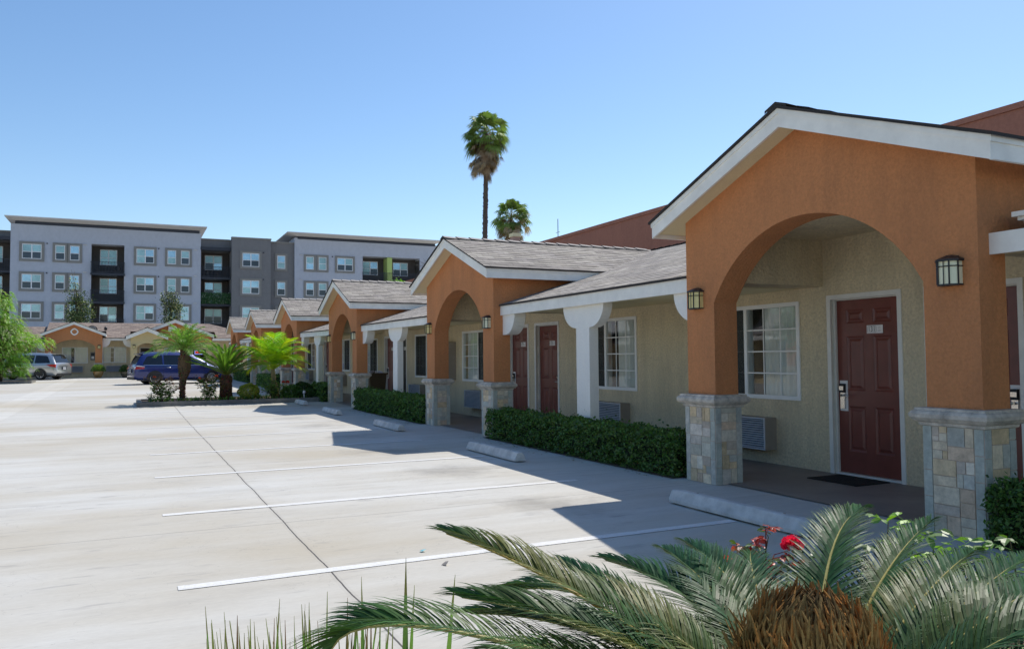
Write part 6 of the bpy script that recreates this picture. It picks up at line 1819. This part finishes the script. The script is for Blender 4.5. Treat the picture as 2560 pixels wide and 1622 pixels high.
# tall fan palms
def fan_palm(x, y, ztop, r, rskirt, ztrunk, lean, label, seed, ntrunk=380, tr_=0.3, nlive=46, ndead=110):
    g_ = np.random.default_rng(seed); rr = random.Random(seed)
    t = thing('palm_tree', (x, y, 0.3), label, 'palm tree', 'fan palms against the sky')
    m = MB()
    n = 12
    pts = [(x + lean * (1 - k / n) ** 1.0, y, 0.3 + (ztrunk - 0.3) * k / n) for k in range(n + 1)]
    trunk_geo(m, pts, [tr_ * (1.15 - 0.25 * k / n) for k in range(n + 1)], (0.10, 0.085, 0.075), ntrunk, rr, 0.09, 12, 0.5)
    m.build('trunk', M['bark'], t)
    def fans(cnt, dead):
        V = []; Cc = []
        for i in range(cnt):
            az_ = g_.random() * 6.28
            if dead:
                el_ = rad(g_.uniform(-88, -25)); L = g_.uniform(0.35, 1.0) * rskirt; fr_ = g_.uniform(0.55, 0.95) * r * 0.45
                orig = np.array([x, y, ztrunk + g_.uniform(-0.3, 1.15) * r])
                col = np.array([0.30, 0.235, 0.165]) * g_.uniform(0.5, 1.5)
            else:
                f = (i + 0.5) / cnt; el_ = rad(-50 + 130 * f + g_.normal() * 8); L = r * g_.uniform(0.55, 0.8); fr_ = r * g_.uniform(0.42, 0.56)
                orig = np.array([x, y, ztrunk + r * 0.75])
                col = np.array([0.15, 0.23, 0.06]) * g_.uniform(0.6, 1.6)
            d = np.array([math.cos(az_) * math.cos(el_), math.sin(az_) * math.cos(el_), math.sin(el_)])
            hub = orig + d * L
            sd = np.cross(d, [0, 0, 1.0]); sd /= np.linalg.norm(sd); up = np.cross(sd, d)
            # stalk
            w = 0.02
            V.append([orig - sd * w, orig + sd * w, hub + sd * w, hub - sd * w]); Cc.append(np.array([0.2, 0.22, 0.08]) if not dead else col)
            tw = g_.normal() * 0.5
            s2 = sd * math.cos(tw) + up * math.sin(tw); u2 = np.cross(s2, d)
            ns = 15
            for k in range(ns):
                a = rad(-105 + 210 * k / (ns - 1)) * (0.45 if dead else 1.0)
                e = d * math.cos(a) + s2 * math.sin(a)
                l_ = fr_ * (1 - 0.25 * abs(k - ns / 2) / ns) * g_.uniform(0.85, 1.1)
                wv = np.cross(e, u2); wv /= np.linalg.norm(wv)
                p0, p1 = hub, hub + e * l_ * 0.55 + u2 * 0.03 * (k % 2)
                p2 = hub + e * l_ + np.array([0, 0, -1]) * l_ * (0.5 if dead else 0.38)
                ww = l_ * 0.085 * (0.6 if dead else 1)
                V.append([p0, p0, p1 + wv * ww, p1 - wv * ww]); Cc.append(col)
                V.append([p1 - wv * ww, p1 + wv * ww, p2 + wv * 0.006, p2 - wv * 0.006]); Cc.append(col * 0.9)
        return np.array(V).reshape(-1, 3), np.clip(np.array(Cc), 0, 1)
    v, c = fans(nlive, False); np_mesh('crown', v, 4, M['leafdull'], c, t)
    v, c = fans(ndead, True); np_mesh('dead_leaf_skirt', v, 4, M['leafdull'], c, t)
fan_palm(27.5, 62.5, 22.7, 2.0, 1.45, 19.1, -0.45, 'tall fan palm on a long thin trunk standing against the sky', 101, tr_=0.21, ndead=170, nlive=72)
fan_palm(32.0, 67.0, 16, 1.75, 1.8, 13.25, 0.2, 'shorter fan palm with a hanging brown skirt, right of the tall one behind the roof', 102, 200, nlive=60, ndead=120)
# bare twiggy shrub on the skyline
g_ = np.random.default_rng(8); m = MB()
for i in range(70):
    a = g_.uniform(-1, 1); b = np.array([22.4 + g_.normal() * 0.3, 60.5, 8.2]); e = b + np.array([a * 2.2, g_.normal() * 0.5, 1.0 + g_.random() * 0.55 - abs(a) * 0.4]) 
    m.tube([tuple(b), tuple((b + e) / 2 + np.array([0, 0, 0.2])), tuple(e)], [0.02, 0.014, 0.006], 4, 0, (0.17, 0.16, 0.14))
m.tube([(22.4, 60.5, 0.3), (22.4, 60.5, 8.4)], 0.12, 8, 0, (0.15, 0.13, 0.11))
solo(m, 'bare_tree', M['bark'], 'bare grey twiggy treetop just above the roof, left of the brown building edge', 'tree')

def crown_tree(x, y, z0, clumps, trunk, label, n, size, base, seed, dirs=None, aspect=0.5, accents=(), group=None, mat='leaf', name='tree', lobes=1.0, branches=26):
    g_ = np.random.default_rng(seed)
    t = thing(name, (x, y, z0), label, 'tree', group)
    W = np.array([c[3] ** 2 * c[4] for c in clumps]); k = g_.choice(len(clumps), n, p=W / W.sum())
    cl = np.array([c[:3] for c in clumps])[k]; R = np.array([[c[3], c[3], c[4]] for c in clumps])[k]
    d = g_.normal(size=(n, 3)); d /= np.linalg.norm(d, axis=1, keepdims=True)
    # leaf sprays: points gather round random twig ends
    q = g_.random(n) ** 0.45
    tw = cl + d * R * q[:, None]
    nb = max(8, n // 38); ids = g_.integers(0, n, nb); who = g_.integers(0, nb, n)
    tw = tw[ids][who] + g_.normal(size=(n, 3)) * 0.15 * R.mean() * lobes
    bright = g_.uniform(0.6, 1.4, nb)[who][:, None]
    np_mesh('crown', leaves(tw, g_.uniform(size * 0.7, size * 1.3, n), g_, aspect, dirs=None if dirs is None else np.tile(dirs, (n, 1))), 4, M[mat], np.clip(vary(base, n, g_, 0.6, 1.4, accents) * bright, 0, 1), t)
    m = MB(); m.tube(trunk[0], trunk[1], 8, 0, (0.15, 0.12, 0.09))
    T = [Vector(p) for p in trunk[0]]
    for i in range(branches):
        a = T[len(T) // 2].lerp(T[-1], g_.random()); c = clumps[i % len(clumps)]
        e = Vector((c[0] + g_.normal() * c[3] * 0.5, c[1] + g_.normal() * c[3] * 0.5, c[2] + g_.normal() * c[4] * 0.5))
        m.tube([a, a.lerp(e, 0.5) + Vector((0, 0, 0.1)), e], [trunk[1][-1] * 0.6, trunk[1][-1] * 0.35, 0.008], 5, 0, (0.13, 0.10, 0.08))
    m.build('trunk', M['bark'], t)
    return t
# slender trees between the far wing and the apartments
crown_tree(-4.15, 80, 0.36, [(-4.1, 80, 3.6, 1.0, 1.4), (-4.0, 80, 5.4, 1.1, 1.2), (-4.1, 80, 6.8, 0.95, 1.0), (-4.5, 80, 8.0, 0.5, 0.9), (-4.6, 80, 9.1, 0.25, 0.6)], ([(-4.1, 80, 0.3), (-4.15, 80, 4), (-4.3, 80, 7.5)], [0.14, 0.11, 0.05]),
           'slender tall tree before the left part of the apartment block', 5200, 0.17, (0.05, 0.085, 0.03), 111, accents=(((0.35, 0.37, 0.18), 0.12),), lobes=1.6, mat='leafdull', group='slender trees before the apartments')
crown_tree(3.4, 80, 0.36, [(3.5, 80, 4.0, 1.0, 1.4), (3.4, 80, 5.8, 1.0, 1.2), (3.0, 80, 7.1, 0.7, 0.8), (3.7, 80, 6.6, 0.7, 0.8)], ([(3.4, 80, 0.3), (3.4, 80, 4), (3.3, 80, 6.5)], [0.14, 0.11, 0.05]),
           'shorter slender tree before the apartments, above the office gable', 4600, 0.17, (0.05, 0.08, 0.03), 112, accents=(((0.35, 0.36, 0.2), 0.14),), lobes=1.6, mat='leafdull', group='slender trees before the apartments')
crown_tree(14.3, 48, 0.3, [(14.6, 48.5, 5.9, 0.9, 0.7), (13.8, 47.5, 5.7, 0.5, 0.6)], ([(14.3, 48, 0.2), (14.3, 48, 4), (14.3, 48, 5.8)], [0.1, 0.07, 0.03]), 'young bright leaved tree just topping the third gable roof', 700, 0.2, (0.18, 0.34, 0.04), 113, lobes=1.2)

# drooping feathery tree at the left edge
g_ = np.random.default_rng(121)
ft = thing('tree', (-6.9, 55.2, 0.4), 'feathery bright green tree with drooping sprays at the left edge before the silver minivan', 'tree')
CL = [(-6.9, 55, 5.0, 0.7, 0.9), (-7.5, 55, 4.6, 1.2, 1.3), (-6.7, 55.2, 4.0, 0.8, 0.6), (-6.3, 55, 3.6, 0.7, 0.5), (-6.1, 55, 2.9, 1.1, 0.65), (-5.0, 54.8, 2.65, 0.9, 0.35), (-6.9, 55, 2.4, 1.4, 1.1), (-6.1, 54.7, 1.6, 0.8, 0.8),
      (-6.6, 54.8, 1.3, 1.2, 0.7), (-7.9, 55.4, 3.2, 1.4, 1.5), (-5.9, 54.6, 1.0, 0.5, 0.4), (-8.0, 55, 1.6, 1.3, 1.0)]
V = []; Cc = []
W = np.array([c[3] ** 2 * c[4] for c in CL]) ** 0.8; W /= W.sum()
for i in range(2700):
    c = CL[g_.choice(len(CL), p=W)]
    d = g_.normal(size=3); d /= np.linalg.norm(d)
    p = np.array(c[:3]) + d * np.array([c[3], c[3], c[4]]) * g_.random() ** 0.4
    p[2] = max(p[2], 0.75)
    out = p - np.array([-6.9, 55, p[2]]); out[2] = 0; out = out / (np.linalg.norm(out) + 1e-6) + g_.normal(size=3) * 0.4; out[2] = 0.2
    L = g_.uniform(0.3, 0.6); nb = 13
    bc = np.array([0.22, 0.40, 0.05]) * g_.uniform(0.6, 1.45) if g_.random() > 0.14 else np.array([0.34, 0.34, 0.13]) * g_.uniform(0.7, 1.2)
    for s in range(nb):
        f = s / nb
        q = p + out * L * f * 0.8 + np.array([0, 0, 1]) * L * (0.35 * f - 1.15 * f * f)
        tn = out * 0.8 + np.array([0, 0, 0.35 - 2.3 * f]); tn /= np.linalg.norm(tn)
        sdv = np.cross(tn, [0.1, 0.2, 1.0]); sdv /= np.linalg.norm(sdv)
        for sg_ in (-1, 1):
            e = sdv * sg_ * 0.8 + tn * 0.5 + g_.normal(size=3) * 0.25 + np.array([0, 0, -0.3]); l_ = 0.10 * (1 - 0.5 * f)
            wv = tn * 0.014
            V.append([q - wv, q + wv, q + e * l_ + wv * 0.6, q + e * l_ - wv * 0.6]); Cc.append(bc * g_.uniform(0.8, 1.2))
np_mesh('crown', np.array(V).reshape(-1, 3), 4, M['leaf'], np.clip(np.array(Cc), 0, 1), ft)
m = MB(); m.tube([(-6.9, 55.2, 0.3), (-6.8, 55.2, 1.6), (-7.0, 55.2, 3.0), (-7.0, 55.1, 4.6)], [0.16, 0.13, 0.09, 0.04], 9, 0, (0.12, 0.09, 0.06))
for c in CL: 
    a = Vector((-6.9, 55.2, min(1.6, c[2] * 0.6) + 0.5)); e = Vector(c[:3])
    m.tube([a, a.lerp(e, 0.5) + Vector((0, 0, 0.3)), e], [0.06, 0.04, 0.012], 6, 0, (0.12, 0.09, 0.06))
m.build('trunk', M['bark'], ft)
# reflected greenery beyond the frame on the left
crown_tree(-11, 12, 0, [(-11, 12, 3.2, 1.8, 1.4), (-10.6, 13.5, 2.6, 1.2, 1.0)], ([(-11, 12, 0), (-11, 12, 1.8), (-11, 12, 3)], [0.16, 0.13, 0.07]), 'round green tree across the lot, seen only in reflections', 3000, 0.2, (0.09, 0.2, 0.04), 131)
crown_tree(-11, 26, 0, [(-11, 26, 3.0, 1.7, 1.5), (-10.8, 24.6, 2.4, 1.2, 0.9)], ([(-11, 26, 0), (-11, 26, 1.8), (-11, 26, 3)], [0.16, 0.13, 0.07]), 'second reflected tree across the lot, farther along and outside the picture', 3000, 0.2, (0.09, 0.2, 0.04), 132)

# fallen leaves and soil along the foot of the hedges
g_ = np.random.default_rng(19); V = []; Cc = []
for y0, y1 in ((8.1, 14.0), (17.6, 23.9), (1.9, 4.1)):
    for i in range(int((y1 - y0) * 26)):
        x = 6.06 - abs(g_.normal()) * 0.16; y = g_.uniform(y0, y1); a = g_.random() * 6.28; s = g_.uniform(0.012, 0.028)
        d = np.array([math.cos(a), math.sin(a), 0.15]); w = np.array([-math.sin(a), math.cos(a), 0.2]); c = np.array([x, y, zg(y) + 0.012])
        V.append([c - d * s, c + w * s * 0.45, c + d * s, c - w * s * 0.45]); Cc.append(np.array([0.2, 0.13, 0.05]) * g_.uniform(0.4, 1.4) if g_.random() < 0.7 else np.array([0.08, 0.13, 0.03]))
tag(np_mesh('leaf_litter', np.array(V).reshape(-1, 3), 4, M['leafdull'], np.clip(np.array(Cc), 0, 1)), 'small fallen leaves scattered along the foot of the hedges', 'leaf litter', kind='stuff')
for y0, y1 in ((8.1, 14.0), (17.55, 23.9), (27.6, 29.7), (1.6, 4.15)):
    strip('soil', M['soil'], 6.03, 6.56, y0, y1, 0.008)
# litter on the concrete
lt = MB(); lt.add([(2.05, 6.01, 0.008), (2.09, 6.02, 0.012), (2.1, 5.99, 0.02), (2.06, 5.975, 0.010), (2.075, 6.0, 0.018)], ((0, 1, 4), (1, 2, 4), (2, 3, 4), (3, 0, 4)))
M['litterblue'] = plain('blue_paper', (0.2, 0.55, 0.6), 0.6)
solo(lt, 'paper_scrap', M['litterblue'], 'tiny pale blue scrap of paper on the concrete', 'litter', recalc=False)
lf = MB(); lf.add([(2.06, 5.55, 0.006), (2.1, 5.57, 0.02), (2.11, 5.53, 0.03), (2.08, 5.51, 0.006)], ((0, 1, 2, 3),))
solo(lf, 'dry_leaf', M['acside'], 'small dry brown leaf on the concrete near the paper scrap', 'leaf', recalc=False)
